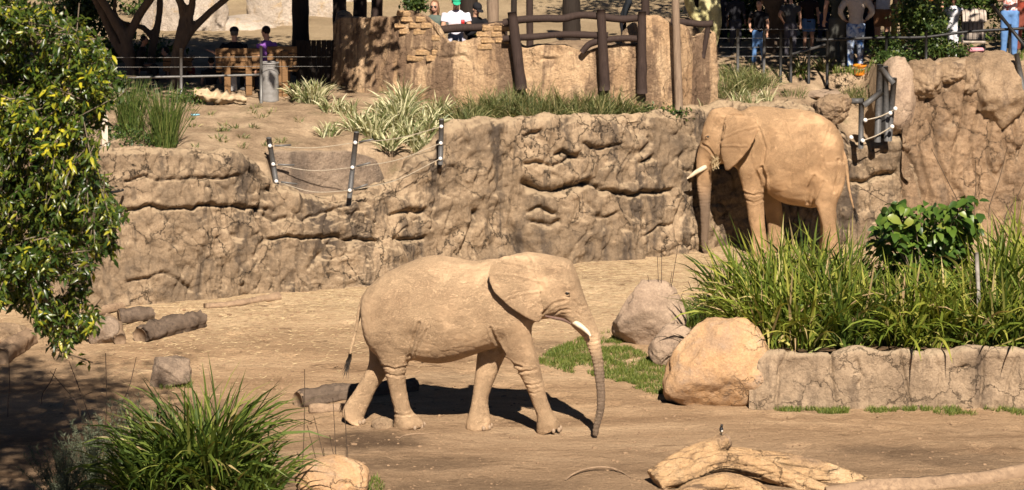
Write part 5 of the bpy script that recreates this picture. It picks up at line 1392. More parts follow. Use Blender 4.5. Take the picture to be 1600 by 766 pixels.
# wire gate on the right ledge
GYt = 53.9
e = empty('wire_gate', at(1372, 215, GYt))
for (a, b, r) in [((1346, 154), (1345, 226), .05), ((1375, 101), (1371, 216), .06), ((1397, 122), (1389, 214), .055), ((1383, 104), (1386, 214), .055)]:
    bar('post', at(*a, GYt), at(b[0], b[1] + 6, GYt + (.15 if a[0] > 1380 else 0)), r, M_pipe, e)
for (a, b) in [((1376, 106), (1396, 130)), ((1350, 165), (1378, 143)), ((1330, 158), (1348, 158))]:
    bar('rail', at(*a, GYt - .06), at(*b, GYt - .06), .052, M_pipe, e)
pl_b, pl_f = box(at(1378, 160, GYt + .08), (.14, .03, 1.15)); mesh('gate_panel', pl_b, pl_f, M_black, e, smooth=False)
for (a, b) in [((1351, 188), (1397, 172)), ((1348, 220), (1395, 197))]:
    p, q = at(*a, GYt - .1), at(*b, GYt - .1)
    bar('wire', [p, (p + q) / 2 - [0, 0, .03], q], None, .012, M_wire, e, 6, segs=8)
for a in [(1352, 188), (1399, 170), (1391, 177), (1348, 220), (1394, 198), (1330, 215)]:
    mesh('insulator', *ball(at(*a, GYt - .1), .04, 10, 7), M_white, e)
tag(e, 'dark grey pipe gate frame with white insulators on the rock ledge', 'gate')

# log railing of the platform
def wf(px, d=-.12): return float(np.interp(at(px, 90, 53.5)[0], pb[:, 0], pb[:, 1])) + d
e = empty('log_railing', at(940, 140, wf(940)))
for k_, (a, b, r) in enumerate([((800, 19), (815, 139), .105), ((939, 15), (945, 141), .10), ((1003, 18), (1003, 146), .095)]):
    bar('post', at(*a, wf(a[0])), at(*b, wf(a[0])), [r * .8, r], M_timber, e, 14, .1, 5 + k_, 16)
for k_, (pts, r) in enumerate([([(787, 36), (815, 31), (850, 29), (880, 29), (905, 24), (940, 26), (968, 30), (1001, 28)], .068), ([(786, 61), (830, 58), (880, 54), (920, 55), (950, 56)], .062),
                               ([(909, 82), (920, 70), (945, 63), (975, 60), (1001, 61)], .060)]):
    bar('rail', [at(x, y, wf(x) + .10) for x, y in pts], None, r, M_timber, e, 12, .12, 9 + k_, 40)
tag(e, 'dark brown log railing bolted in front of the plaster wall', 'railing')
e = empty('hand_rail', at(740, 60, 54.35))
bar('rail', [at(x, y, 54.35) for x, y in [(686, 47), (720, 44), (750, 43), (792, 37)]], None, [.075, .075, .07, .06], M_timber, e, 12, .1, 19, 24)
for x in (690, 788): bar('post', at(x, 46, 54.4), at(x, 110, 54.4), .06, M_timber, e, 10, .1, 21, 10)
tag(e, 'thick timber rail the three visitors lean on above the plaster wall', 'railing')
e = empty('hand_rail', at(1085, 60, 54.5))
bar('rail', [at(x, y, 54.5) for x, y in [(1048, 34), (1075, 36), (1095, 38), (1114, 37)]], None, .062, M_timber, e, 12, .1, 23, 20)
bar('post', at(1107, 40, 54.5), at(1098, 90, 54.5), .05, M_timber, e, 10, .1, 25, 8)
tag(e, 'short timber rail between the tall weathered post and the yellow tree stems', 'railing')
qa, qb = at(1053, -70, wf(1053, -.2)), at(1061, 174, wf(1053, -.2))
V, Fs = tube([qa, qb], [.065, .075], 12, 20, .08, 4, 3); o = mesh('timber_post', V, Fs, M_wpost); tag(o, 'tall weathered timber post standing in front of the plaster wall', 'post')
for (x, y0, x1, y1, r, Y, m, lab) in [(469, -90, 470, 156, .17, 56.5, M_shadewood, 'thick shade-dark timber post right of the bench'), (530, -90, 531, 60, .14, 58, M_shadewood, 'shade-dark timber post above the left end of the plaster wall'),
                                      (562, -90, 563, 60, .14, 58.4, M_shadewood, 'shade-dark timber post standing beside a brown one above the plaster wall'), (590, -90, 588, 60, .12, 58.8, M_timber, 'brown timber post left of the woman in sunglasses'),
                                      (733, -90, 733, 60, .19, 58.5, M_shadewood, 'shade-dark post directly behind the man in the green cap'), (768, -90, 772, 60, .12, 57.5, M_wpost, 'brown post beside the man in the black cap'),
                                      (803, -90, 803, 85, .06, 57.5, M_shadewood, 'thin shade-dark post behind the first log railing post'), (827, -90, 828, 90, .07, 58.5, M_timber, 'slim brown post behind the log railing'),
                                      (893, -90, 893, 100, .19, 60, M_shadewood, 'broad shade-dark post in the middle behind the log railing'), (1008, -90, 1009, 60, .085, 57, M_timber, 'brown post rising above the last log railing post'),
                                      (1088, -90, 1088, 90, .13, 61, M_shadewood, 'shade-dark post behind the pale yellow tree stems')]:
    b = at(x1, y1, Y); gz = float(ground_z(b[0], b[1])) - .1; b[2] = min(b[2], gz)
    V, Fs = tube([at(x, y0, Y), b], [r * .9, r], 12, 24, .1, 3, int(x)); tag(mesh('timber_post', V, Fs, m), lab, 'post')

# pale yellow tree stems
M_yel = rock_mat('yellow_bark', [(0.38, 0.35, 0.16), (0.50, 0.45, 0.22), (0.58, 0.53, 0.30)], (0.25, 0.22, 0.10), 3, streak=(5, 5, 5), st=(.6, .75), obj=True, bd=.006)
b = at(1094, 70, 58.2); b[2] = ground_z(b[0], b[1]) - .05
e = empty('yellow_barked_tree', b)
pcs = [tube([b, at(1102, 40, 58.2), at(1100, -40, 58.2), at(1095, -180, 59.5)], [.17, .15, .13, .06], 14, 24, .05, 3, 1),
       tube([b + [.12, 0, 0], at(1117, 40, 58.2), at(1114, -30, 58.2), at(1135, -180, 59.5)], [.15, .13, .11, .05], 14, 24, .05, 3, 2),
       tube([at(1100, 40, 58.2), at(1080, 14, 58.1), at(1072, -30, 58), at(1060, -160, 59.5)], [.12, .10, .09, .05], 12, 20, .05, 3, 3)]
V, N, Fs = fuse('t', pcs, .03, 3); mesh('trunk', V, Fs, M_yel, e)
V, Fs = crown_geo((3.6, 60.6, 8.4), (1.9, 1.3, .9), 2200, (.1, .2), 61, 50); o = mesh('crown', V, Fs, M_shade, e); o['kind'] = 'stuff'
tag(e, 'tree with three pale yellow stems beside the plaster wall end', 'tree')

# bench
BY = 54.45
def gzY(px, py, Y):
    q = at(px, py, Y); return np.array([q[0], Y, float(ground_z(q[0], Y))])
def bench(x0, x1, ytop, ybot, lab, BY=BY):
    c = gzY((x0 + x1) / 2, 140, BY); e = empty('bench', c)
    zt, zb = at(x0, ytop, BY)[2], at(x0, ybot, BY)[2]
    xa, xb = at(x0, 100, BY)[0], at(x1, 100, BY)[0]
    nb = 3; h = (zt - zb) / nb
    for i in range(nb):
        V, Fq = box(((xa + xb) / 2, BY, zb + h * (i + .5)), (xb - xa, .045, h - .012), bev=.008); mesh('back_board', V, Fq, M_bench, e, smooth=False)
    for i in range(3):
        V, Fq = box(((xa + xb) / 2, BY + .12 + .15 * i, c[2] + .44), (xb - xa, .135, .05), bev=.008); mesh('seat_board', V, Fq, M_bench, e, smooth=False)
    for X in (xa + .22, xb - .22):
        for dy in (-.05, .46):
            zz = zt - .08 if dy < 0 else c[2] + .43
            V, Fq = box((X, BY + dy, (zz + c[2] - .05) / 2), (.11, .10, zz - c[2] + .05), bev=.01); mesh('leg', V, Fq, M_bench, e, smooth=False)
    tag(e, lab, 'bench')
bench(337, 408, 75, 108, 'wooden bench carrying the seated man in black')
bench(418, 464, 72, 106, 'wooden bench half hidden by the grey rubbish bin')
bench(255, 300, 88, 112, 'shaded wooden bench behind the thin grey fence post', 55.6)
# dark shaded timber screen beside the plaster wall
c = gzY(492, 130, 55.4); e = empty('timber_screen', c)
for i in range(8):
    V, Fq = box((c[0] - .3 + i * .095, 55.4, c[2] + .42), (.088, .05, .9), bev=.006); mesh('plank', V, Fq, M_shadewood, e, smooth=False)
tag(e, 'black plank screen between the shade-dark post and the plaster wall', 'screen')
# bin
c = gzY(422, 150, 53.95); c[2] = at(422, 150, 53.95)[2]; c[2] = float(ground_z(c[0], 53.95)) - .02
M_bin = plain_mat('grey_bin_metal', (0.25, 0.24, 0.225), (0.19, 0.18, 0.165), .55, 12, .35)
e = empty('rubbish_bin', c)
hgt = at(422, 98, 53.95)[2] - c[2]; prof = [(.0, 0), (.15, 0), (.155, .02)] + [(.158 + (.006 if k % 6 == 0 else 0), .03 + k * (hgt - .06) / 24) for k in range(25)] + [(.165, hgt - .02), (.165, hgt), (.145, hgt), (.14, hgt - .06), (0, hgt - .06)]
def lathe(c, prof, n=24):
    th = np.linspace(0, 2 * np.pi, n, endpoint=False)
    G = np.array([[[c[0] + r * math.cos(t), c[1] + r * math.sin(t), c[2] + z] for t in th] for r, z in prof]).reshape(-1, 3)
    return G, [gq(len(prof), n, False, True)]
mesh('bin_body', *lathe(c, prof), M_bin, e); mesh('rim', *lathe(c + [0, 0, hgt], [(.14, -.01), (.172, -.015), (.174, .01), (.14, .012), (.14, -.01)]), M_bin, e)
tag(e, 'grey ribbed metal rubbish bin in front of the wooden bench', 'bin')
# orange bucket
c = gpt(1343, 118); M_or = plain_mat('orange_plastic', (0.75, 0.26, 0.02), (0.62, 0.20, 0.015), .4, 8, .5, bd=0)
e = empty('bucket', c)
mesh('bucket_body', *lathe(c, [(0, 0), (.09, 0), (.10, .02), (.118, .17), (.135, .18), (.135, .21), (.115, .21), (.095, .03), (0, .03)]), M_or, e)
mesh('handle', *tube([c + [.125 * math.cos(t), -.02 - .10 * math.sin(t), .185 - .06 * math.sin(t)] for t in np.linspace(0, math.pi, 12)], .006, 6), M_wire, e)
tag(e, 'orange plastic bucket on the ground below the visitor in blotchy jeans', 'bucket')
# white stake, rod, pipe, scrap, crate
q = gpt(164, 228)
tp = at(163, 184, q[1]); V, Fq = box((q[0], q[1], (tp[2] + q[2]) / 2), (.10, .10, tp[2] - q[2] + .1), .2, bev=.01)
tag(mesh('stake', V, Fq, plain_mat('white_weathered_wood', (.62, .54, .44), (.45, .38, .3), .8, 10), smooth=False), 'short white wooden stake at the terrace edge by the rushes', 'stake')
yw = wallY(at(176, 298, 48.6)[0]); V, Fs = tube([at(156, 303, yw - .25), at(184, 299, yw - .2), at(192, 297, yw + .15)], .022, 8)
tag(mesh('metal_rod', V, Fs, M_black), 'black metal rod sticking out of the rock wall', 'rod')
V, Fs = tube([at(1526, 395, 41.55), at(1529, 470, 41.5), at(1531, 552, 41.45)], .03, 10, 20)
M_pp = plain_mat('mottled_grey_pipe', (0.36, 0.33, 0.29), (0.17, 0.15, 0.125), .6, 9)
tag(mesh('standpipe', V, Fs, M_pp), 'thin mottled grey pipe standing upright at the planter kerb', 'pipe')
q = gpt(305, 181); V, Fq = box(q + [0, 0, .02], (.14, .10, .02), .4); tag(mesh('plastic_scrap', V, Fq, plain_mat('blue_plastic', (.25, .5, .6), None, .5, 9)), 'small pale blue scrap on the bare terrace soil', 'litter')
c = gzY(362, 140, 54.9); V, Fq = box(c + [0, 0, .16], (.2, .2, .3), bev=.01); tag(mesh('crate', V, Fq, plain_mat('white_crate', (.6, .58, .54), None, .6, 9), smooth=False), 'small white crate under the wooden bench', 'crate')
q0 = gpt(300, 163)
for k_, (a, b, r) in enumerate([((303, 146), (385, 158), .075), ((318, 155), (380, 163), .06)]):
    Y = q0[1] + .1 * k_; P = [at(*a, Y), at((a[0] + b[0]) / 2, (a[1] + b[1]) / 2 + 1, Y - .05), at(*b, Y)]
    P = [np.array([p[0], p[1], max(p[2], float(ground_z(p[0], p[1])) + r * .5)]) for p in P]
    V, Fs = tube(P, [r, r * 1.25, r * .7], 16, 40, .8, 9, 50 + k_, ridge=1.5); tag(mesh('driftwood', V, Fs, plain_mat('pale_driftwood%d' % k_, (.5, .38, .24), (.3, .22, .13), .9, 8)), 'pale knotty driftwood piece on the terrace below the bench', 'driftwood', 'driftwood pieces below the bench')
q0 = gpt(1285, 148); V, T = rock_geo((.35, .9, .06), 501, 4); tag(mesh('path_slab', V + q0 + [0, .3, .02], T, M_bp), 'pale flat stone slab set in the slope behind the ochre elephant', 'stone')

# thin pipe fence by the bench
e = empty('pipe_fence', gzY(283, 150, 53.7))
for (x, y0) in [(283, 76), (408, 72), (160, 78)]:
    g = gzY(x, 150, 53.7); bar('post', at(x, y0, 53.7), g - [0, 0, .05], .028, M_galv, e)
bar('rail', [at(140, 122, 53.7), at(283, 120, 53.7), at(408, 117, 53.7)], None, .022, M_galv, e, segs=20)
for y in (90, 105): bar('wire', [at(140, y, 53.7), at(283, y, 53.7), at(408, y - 1, 53.7), at(516, y - 1, 53.9)], None, .005, M_galv, e, 5, segs=20)
tag(e, 'thin galvanised pipe fence in front of the shaded bench area', 'fence')
# crowd fence
CY = 56.6
e = empty('crowd_fence', gzY(1236, 110, CY))
for (x, y0) in [(1153, 45), (1194, 45), (1220, 50), (1236, 58), (1264, 62), (1293, 48), (1385, 50), (1447, 50), (1578, 38)]:
    g = gzY(x, 110, CY); bar('post', at(x, y0, CY), g - [0, 0, .05], .03, M_black if x > 1200 else M_pipe, e)
for y in (46, 60, 74, 88): bar('wire', [at(1124, y, CY), at(1194, y, CY), at(1293, y, CY)], None, .005, M_galv, e, 5, segs=10)
bar('rail', [at(1275, 63, CY), at(1380, 59, CY), at(1447, 58, CY), at(1500, 51, CY), at(1610, 44, CY)], None, .028, M_black, e, segs=24)
bar('brace', at(1550, 8, CY - .1), at(1606, 78, CY - .1), .035, M_black, e); bar('brace', at(1238, 85, CY - .05), at(1290, 70, CY - .05), .025, M_pipe, e)
tag(e, 'black pipe and wire fence between the crowd and the slope', 'fence')
qa, qb = at(1588, 84, 54.6), at(1601, 122, 54.6); qb[2] -= .3
V, Fs = tube([qa, qb], .05, 10); tag(mesh('pipe_post', V, Fs, M_pipe), 'leaning dark pipe post on the cliff top past the dome boulder', 'post')

# ------------------------------------------------------------------ people
_mc = {}
def cm(c, rough=.85):
    k = tuple(c)
    if k not in _mc: _mc[k] = plain_mat('cloth_%d' % len(_mc), c, tuple(x * .75 for x in c), rough, 14, .15, bd=.004)
    return _mc[k]
SKIN = plain_mat('skin_light', (.50, .29, .19), (.42, .23, .15), .55, 20, .35, bd=.001)
SKIN2 = plain_mat('skin_brown', (.24, .12, .07), (.18, .09, .05), .55, 20, .35, bd=.001)
LIP = plain_mat('lips', (.35, .13, .10), None, .5, 20, bd=0)
def person(px, py, Y, head=True, face='camera', H=None, turn=0.0, arms='down', sit=False, shirt=(.5, .5, .5), pants=(.1, .1, .2), hair=(.05, .03, .02), hairlen='short', cap=None,
           glasses=False, sleeves='short', legs='long', skin=SKIN, label='', tilt=0.0, bend=0.0, seed=0, mat_pants=None, mat_shirt=None, extra=None, stride=0.0, z0=None, vx=1.55):
    """px, py: where the head centre (head=True) or the feet are seen"""
    q = at(px, py, Y); gz = float(ground_z(q[0], Y)) if z0 is None else z0
    if head:
        top = q[2] - gz
        H = H or float(np.clip(top / (.93 if not sit else .695), 1.25, 1.9))
        if sit: gz = q[2] - .695 * H
    else:
        H = H or 1.7
    base = np.array([q[0], Y, gz])
    th = {'camera': math.pi, 'away': 0.0, 'left': math.pi / 2, 'right': -math.pi / 2}[face] + turn
    c_, s_ = math.cos(th), math.sin(th); R = np.array([[c_, -s_, 0], [s_, c_, 0], [0, 0, 1]])
    def L(*v): return base + R @ (np.array(v, float) * H)
    hz = .53 if not sit else .285
    up = .29
    def T(x, y, z):                                   # torso points bend forward from the hip
        dz = z - hz; return L(x, y + math.sin(bend) * dz, hz + math.cos(bend) * dz)
    sh = hz + up; nk = sh + .035; hd = hz + .405
    HC = T(0, .012, hd)
    if head:                                          # land the head on the pixel
        d = q - HC; base += np.array([d[0], 0, 0]); HC = T(0, .012, hd)
    fwd = R @ np.array([math.sin(tilt) * 0, 1, 0]); rt = R @ np.array([1, 0, 0]); dn = np.array([0, 0, -1.0])
    hr = np.array([.043, .052, .066]) * H
    def hp(x, y, z):                                  # on the head, tilted down by tilt
        y2 = y * math.cos(tilt) + z * math.sin(tilt) * 1.0; z2 = z * math.cos(tilt) - y * math.sin(tilt)
        return HC + rt * x * H + fwd * y2 * H + np.array([0, 0, z2 * H])
    def hell(c, r, n=16, m=10):
        V, Fs = ball((0, 0, 0), 1, n, m); V = V * np.asarray(r)
        P = np.array([hp(c[0] + v[0], c[1] + v[1], c[2] + v[2]) for v in V]); return P, Fs
    body = [hell((0, 0, .012), (.043, .053, .054)), hell((0, .012, -.022), (.034, .042, .042)), hell((0, .052, -.008), (.0085, .012, .013), 8, 6), hell((0, .05, .014), (.026, .008, .006), 8, 5), hell((.044, -.004, -.006), (.006, .012, .016), 8, 6), hell((-.044, -.004, -.006), (.006, .012, .016), 8, 6),
            tube([T(0, -.01, sh - .02), T(0, 0, nk), hp(0, -.006, -.03)], [.036 * H, .031 * H, .031 * H], 12)]
    AR = {'down': [(.14, -.005, sh - .165), (.15, .03, sh - .31)], 'rail': [(.145, .09, sh - .15), (.04, .22, sh - .15)], 'phone': [(.14, .07, sh - .16), (.03, .18, sh - .12)],
          'hips': [(.18, -.03, sh - .15), (.12, .06, sh - .25)], 'bench': [(.19, .02, sh - .13), (.27, .06, sh - .10)]}
    arms = arms if isinstance(arms, (list, tuple)) else [arms, arms]
    sleeve = []
    for sgn, kind in ((-1, arms[0]), (1, arms[1])):
        (ex, ey, ez), (wx, wy, wz) = AR[kind]
        S = T(sgn * .108, 0, sh - .012); E = T(sgn * ex, ey, ez); W = T(sgn * wx, wy, wz)
        body.append(tube([S, (S + E) / 2, E, E * .6 + W * .4, W], np.array([.032, .029, .024, .024, .016]) * H, 10, 18))
        d = nrm(W - E); sd = nrm(np.cross(d, np.array([0, 0, 1.0]))) if abs(d[2]) < .9 else rt
        up_ = np.cross(sd, d)
        pc = W + d * .024 * H
        V, Fs = ball((0, 0, 0), 1, 12, 8); V = pc + (V[:, :1] * d * .030 + V[:, 1:2] * sd * .024 + V[:, 2:] * up_ * .011) * H; body.append((V, Fs))
        for k, (o_, ln) in enumerate([(-.017, .036), (-.006, .044), (.006, .046), (.016, .040)]):
            b = pc + (d * .022 + sd * o_) * H; body.append(tube([b, b + (d * ln * .5 - up_ * .004) * H, b + (d * ln * .82 - up_ * .018) * H], [.0058 * H, .0054 * H, .0042 * H], 7))
        b = pc + (sd * -.018 * sgn * (1 if sgn > 0 else 1) - d * .006) * H; body.append(tube([b, b + (sd * -.02 * sgn + d * .014) * H, b + (sd * -.022 * sgn + d * .032) * H], [.0068 * H, .0062 * H, .0045 * H], 7))
        if sleeves == 'short': sleeve.append(tube([S, S * .4 + E * .6], [.043 * H, .040 * H], 12, 6))
        elif sleeves == 'long': sleeve.append(tube([S, E, W - d * .01 * H], np.array([.043, .034, .024]) * H, 12, 14))
    lg, shoe, skl = [], [], []
    for sgn in (-1, 1):
        hp_ = L(sgn * .05, 0, hz)
        if sit: K = L(sgn * .07, .245, .275); A = L(sgn * .07, .25, .045)
        else: K = L(sgn * .055, .012 + sgn * stride * .5, .285); A = L(sgn * .06, -.01 + sgn * stride, .045)
        skl.append(tube([hp_, K, A], np.array([.05, .034, .022]) * H, 12, 18))
        if legs == 'long': lg.append(tube([hp_, hp_ * .5 + K * .5, K, K * .5 + A * .5, A], np.array([.060, .053, .043, .038, .034]) * H, 14, 22))
        elif legs == 'short': lg.append(tube([hp_, hp_ * .2 + K * .8], np.array([.060, .052]) * H, 14, 10))
        elif legs == 'dress': pass
        f = R @ np.array([0, 1, 0]); a0 = A - np.array([0, 0, .028 * H])
        shoe.append(tube([a0 - f * .035 * H + [0, 0, .006 * H], a0 + f * .02 * H, a0 + f * .075 * H, a0 + f * .11 * H - [0, 0, .004 * H]], np.array([.024, .026, .024, .016]) * H, 10, 14))
    body += skl + [tube([T(0, 0, hz), T(0, 0, sh - .06)], [.045 * H, .042 * H], 12)]
    e = empty('person', base)
    V, N, Fs = fuse('b', body, .0095 * vx, 2); mesh('body', V, Fs, skin, e)
    tor = []
    for i, (z, hw, dp_) in enumerate([(hz - .045, .085, .062), (hz + .03, .083, .062), (hz + .09, .080, .060), (hz + .17, .093, .064), (hz + .245, .108, .062), (sh + .0, .085, .048), (sh + .025, .042, .038)]):
        t_ = np.linspace(0, 2 * np.pi, 24, endpoint=False)
        tor.append([T(hw * np.sign(math.cos(a)) * abs(math.cos(a)) ** .85, dp_ * math.sin(a), z) for a in t_])
    G = resample_u(np.array(tor).reshape(7, -1), 25).reshape(25, 24, 3)
    Vt = np.concatenate([G.reshape(-1, 3), G[:1].mean(1), G[-1:].mean(1)]); kk = np.arange(24); k2 = (kk + 1) % 24
    tq = (Vt, [gq(25, 24, False, True), np.stack([np.full(24, 600), k2, kk], -1), np.stack([np.full(24, 601), 576 + kk, 576 + k2], -1)])
    if legs == 'dress': sleeve.append(tube([L(0, 0, hz + .05), L(0, 0, hz - .1), L(0, 0, .22)], np.array([.08, .1, .14]) * H, 18, 12))
    V, N, Fs = fuse('s', [tq] + sleeve, .014 * vx, 4)
    V = V + N * (.006 * fbm(V * 9, 3, seed))[:, None]; mesh('shirt', V, Fs, mat_shirt or cm(shirt), e)
    if lg:
        pv = ball(L(0, 0, hz - .01), np.array([.088, .07, .06]) * H if abs(c_) > .7 else np.array([.07, .088, .06]) * H)
        V, N, Fs = fuse('p', [pv] + lg, .015 * vx, 4); V = V + N * (.006 * fbm(V * 7, 3, seed + 2))[:, None]; mesh('trousers', V, Fs, mat_pants or cm(pants), e)
    for s in shoe: V, N, Fs = fuse('f', [s], .012 * vx, 2); mesh('shoe', V, Fs, cm((.12, .11, .10)), e)
    hm = cm(hair, .6)
    hs = [hell((0, -.012, .022), (.050, .055, .054))]
    if hairlen == 'long': hs += [hell((0, -.035, -.03), (.052, .034, .07)), hell((.042, -.008, -.035), (.014, .026, .065)), hell((-.042, -.008, -.035), (.014, .026, .065))]
    V, N, Fs = fuse('h', hs, .012 * vx, 2); V = V + N * (.006 * fbm(V * np.array([30, 30, 12]), 2, seed))[:, None]
    # uncover the face
    loc = np.stack([(V - HC) @ rt, (V - HC) @ fwd, V[:, 2] - HC[2]], -1) / H
    yy = loc[:, 1] * math.cos(tilt) - loc[:, 2] * math.sin(tilt); zz = loc[:, 2] * math.cos(tilt) + loc[:, 1] * math.sin(tilt)
    pull = sst(.012, .03, yy) * (1 - sst(.035, .055, zz)) * (np.abs(loc[:, 0]) < .042)
    V = V - (fwd * .03 * H)[None] * pull[:, None]
    mesh('hair', V, Fs, hm, e)
    for s in (-1, 1):
        Vv, Ff = hell((s * .018, .0475, .003), (.0065, .004, .0045), 8, 5); mesh('eye', Vv, Ff, M_eye, e)
    mesh('mouth', *hell((0, .050, -.034), (.014, .004, .004), 8, 5), LIP, e)
    if glasses:
        o = mesh('sunglasses', *join([hell((.02, .052, .004), (.017, .005, .012), 10, 6), hell((-.02, .052, .004), (.017, .005, .012), 10, 6), hell((0, .053, .007), (.012, .003, .003), 8, 4)]), M_black, e)
    if cap:
        c1, c2 = cap; o = mesh('cap', *hell((0, -.004, .04), (.054, .062, .045)), cm(c1), e)
        mesh('cap_brim', *hell((0, .066, .032), (.042, .045, .006), 14, 6), cm(c2), e)
    if extra: extra(e, L, T, hp, H, rt, fwd)
    tag(e, label, 'person', 'zoo visitors')
    return e
# jeans with pale blotches in the blue
def blotch(name, a, b, sc):
    m, nt, p = new_mat(name, .85, .15); n = noise_n(nt, coords(nt), sc, 3, .5, .6)
    setc(nt, p, ramp(nt, n, [(.42, a), (.58, b)])); return m
M_blotchy = blotch('blotchy_denim', (.04, .11, .30), (.50, .58, .68), 9)
M_denim = plain_mat('blue_denim', (.12, .24, .46), (.08, .17, .36), .85, 12, .15)
M_flor = blotch('floral_cloth', (.75, .70, .66), (.65, .16, .12), 22)
M_camo = blotch('yellow_teal_tee', (.75, .60, .12), (.10, .45, .45), 6)
M_pale = blotch('lavender_grey_tee', (.62, .60, .68), (.70, .68, .74), 4)
def drinks(e, L, T, hp, H, rt, fwd):
    g = plain_mat('red_drink', (.55, .03, .03), None, .3, 9, .5)
    c = T(-.055, .215, .53 + .15) + [0, -.02, .03]
    if True:
        V, Fs = lathe(c + np.array([0, 0, -.02]), [(0, 0), (.03, 0), (.034, .09), (.030, .13), (0, .13)], 14); o = mesh('drink_bottle', V, Fs, g, e)
def tee(e, L, T, hp, H, rt, fwd):
    c = T(0, .060, .53 + .17); V, Fs = ball((0, 0, 0), 1, 14, 8); V = c + (V[:, :1] * rt * .045 + V[:, 1:2] * fwd * .012 + V[:, 2:] * np.array([0, 0, 1]) * .11) * H
    mesh('open_tee', V, Fs, M_camo, e)
FZ = 2.66
person(679, 10, 54.95, shirt=(.10, .13, .11), pants=(.05, .05, .07), hair=(.16, .085, .045), hairlen='long', glasses=True, arms=['rail', 'rail'], label='woman in sunglasses and dark green tee leaning on the timber rail', turn=-.2, bend=.12, vx=1.0, seed=1)
person(713, 2, 54.9, mat_shirt=M_pale, pants=(.45, .44, .5), hair=(.08, .05, .03), cap=((.03, .36, .20), (.03, .36, .20)), arms=['phone', 'phone'], label='man in green cap and pale lavender tee at the timber rail', tilt=.5, bend=.16, vx=1.0, seed=2, extra=drinks, turn=.1)
person(745, 14, 55.1, shirt=(.012, .012, .014), pants=(.02, .025, .035), hair=(.02, .015, .012), cap=((.015, .015, .017), (.015, .015, .017)), sleeves='long', arms=['rail', 'phone'], label='bearded man in black cap and black jacket looking down by the brown post', tilt=.55, turn=.6, bend=.15, vx=1.0, seed=3, extra=tee)
person(366, 52, BY + .2, face='away', sit=True, shirt=(.015, .015, .017), pants=(.03, .03, .04), hair=(.10, .095, .09), cap=((.02, .02, .025), (.02, .02, .025)), arms=['bench', 'down'], label='man in black shirt sitting on the wooden bench with his back turned', seed=4)
person(415, 50, BY + .2, face='away', sit=True, shirt=(.30, .12, .46), pants=(.05, .05, .08), hair=(.015, .011, .01), label='dark-haired child in purple shirt sitting beside the rubbish bin', turn=.9, tilt=.2, seed=5)
person(226, 62, 55.7, face='right', sit=True, shirt=(.012, .012, .012), pants=(.02, .02, .02), hair=(.012, .01, .01), sleeves='long', skin=SKIN2, label='person in black sitting in the deep shade beside the tree trunks', bend=.2, seed=6)
person(297, 92, 56.2, face='left', sit=True, H=1.2, shirt=(.30, .03, .03), pants=(.02, .02, .03), hair=(.02, .015, .01), label='child in a dark red top sitting behind the thin grey fence post', seed=7)
person(1186, 8, 57.4, shirt=(.012, .012, .014), pants=(.05, .12, .30), mat_pants=M_denim, hair=(.09, .04, .02), arms=['down', 'hips'], label='visitor in black tee and blue jeans behind the wire fence', turn=-.5, stride=.05, seed=8)
person(1150, 8, 58.6, shirt=(.03, .03, .035), pants=(.06, .06, .075), hair=(.02, .015, .01), sleeves='long', skin=SKIN2, label='visitor in dark grey clothes at the left end of the crowd', turn=.3, seed=9)
person(1236, 14, 57.9, face='away', shirt=(.06, .06, .06), pants=(.09, .085, .10), hair=(.50, .48, .44), arms=['hips', 'down'], label='pale-haired visitor in grey facing away from the paddock', seed=10, bend=.1)
person(1264, 10, 58.4, shirt=(.03, .02, .02), mat_pants=M_denim, legs='short', hair=(.04, .02, .015), label='visitor in dark top and blue shorts behind the leaning brace', seed=11)
person(1309, 100, 57.6, head=False, H=1.78, shirt=(.05, .055, .045), pants=(.075, .075, .065), face='away', hair=(.03, .02, .015), label='tall visitor in dark olive clothes beside the blotchy jeans', seed=12)
person(1336, 100, 57.4, head=False, H=1.72, shirt=(.60, .50, .40), mat_pants=M_blotchy, face='away', hair=(.10, .06, .03), sleeves='long', arms=['hips', 'hips'], label='visitor in cream top and blotchy blue jeans facing away', seed=13, stride=.03)
person(1378, 92, 58.2, head=False, H=1.70, shirt=(.72, .72, .74), pants=(.28, .14, .07), legs='short', hair=(.05, .03, .02), face='away', label='visitor in white shirt and brown shorts behind the dark shrub', seed=14)
person(1403, 84, 59.2, head=False, H=1.62, shirt=(.45, .30, .10), pants=(.62, .47, .12), hair=(.04, .03, .02), label='visitor in yellow trousers between the dark shrubs', seed=15)
person(1452, 10, 59.6, H=1.65, shirt=(.45, .16, .05), pants=(.05, .05, .08), hair=(.03, .02, .02), label='visitor in orange top hidden behind the dark shrubs', seed=18)
person(1489, 22, 57.6, shirt=(.75, .74, .76), pants=(.70, .69, .72), hair=(.03, .018, .012), H=1.28, label='small child all in white beside the pushchair', seed=16, turn=-.3, skin=SKIN2)
person(1576, 84, 57.9, head=False, H=1.75, mat_shirt=M_flor, mat_pants=M_denim, hair=(.12, .07, .04), arms=['phone', 'phone'], label='visitor in floral top and light blue jeans behind the black brace', seed=17)
person(1598, 84, 58.6, head=False, H=1.7, shirt=(.30, .06, .035), pants=(.20, .06, .04), hair=(.03, .02, .02), label='visitor in rusty red clothes next to the floral top', seed=19)
person(988, 6, 59.0, shirt=(.015, .018, .022), pants=(.02, .02, .025), hair=(.02, .015, .012), sleeves='long', label='visitor in black leaning behind the last log railing post', face='right', bend=.35, seed=20)

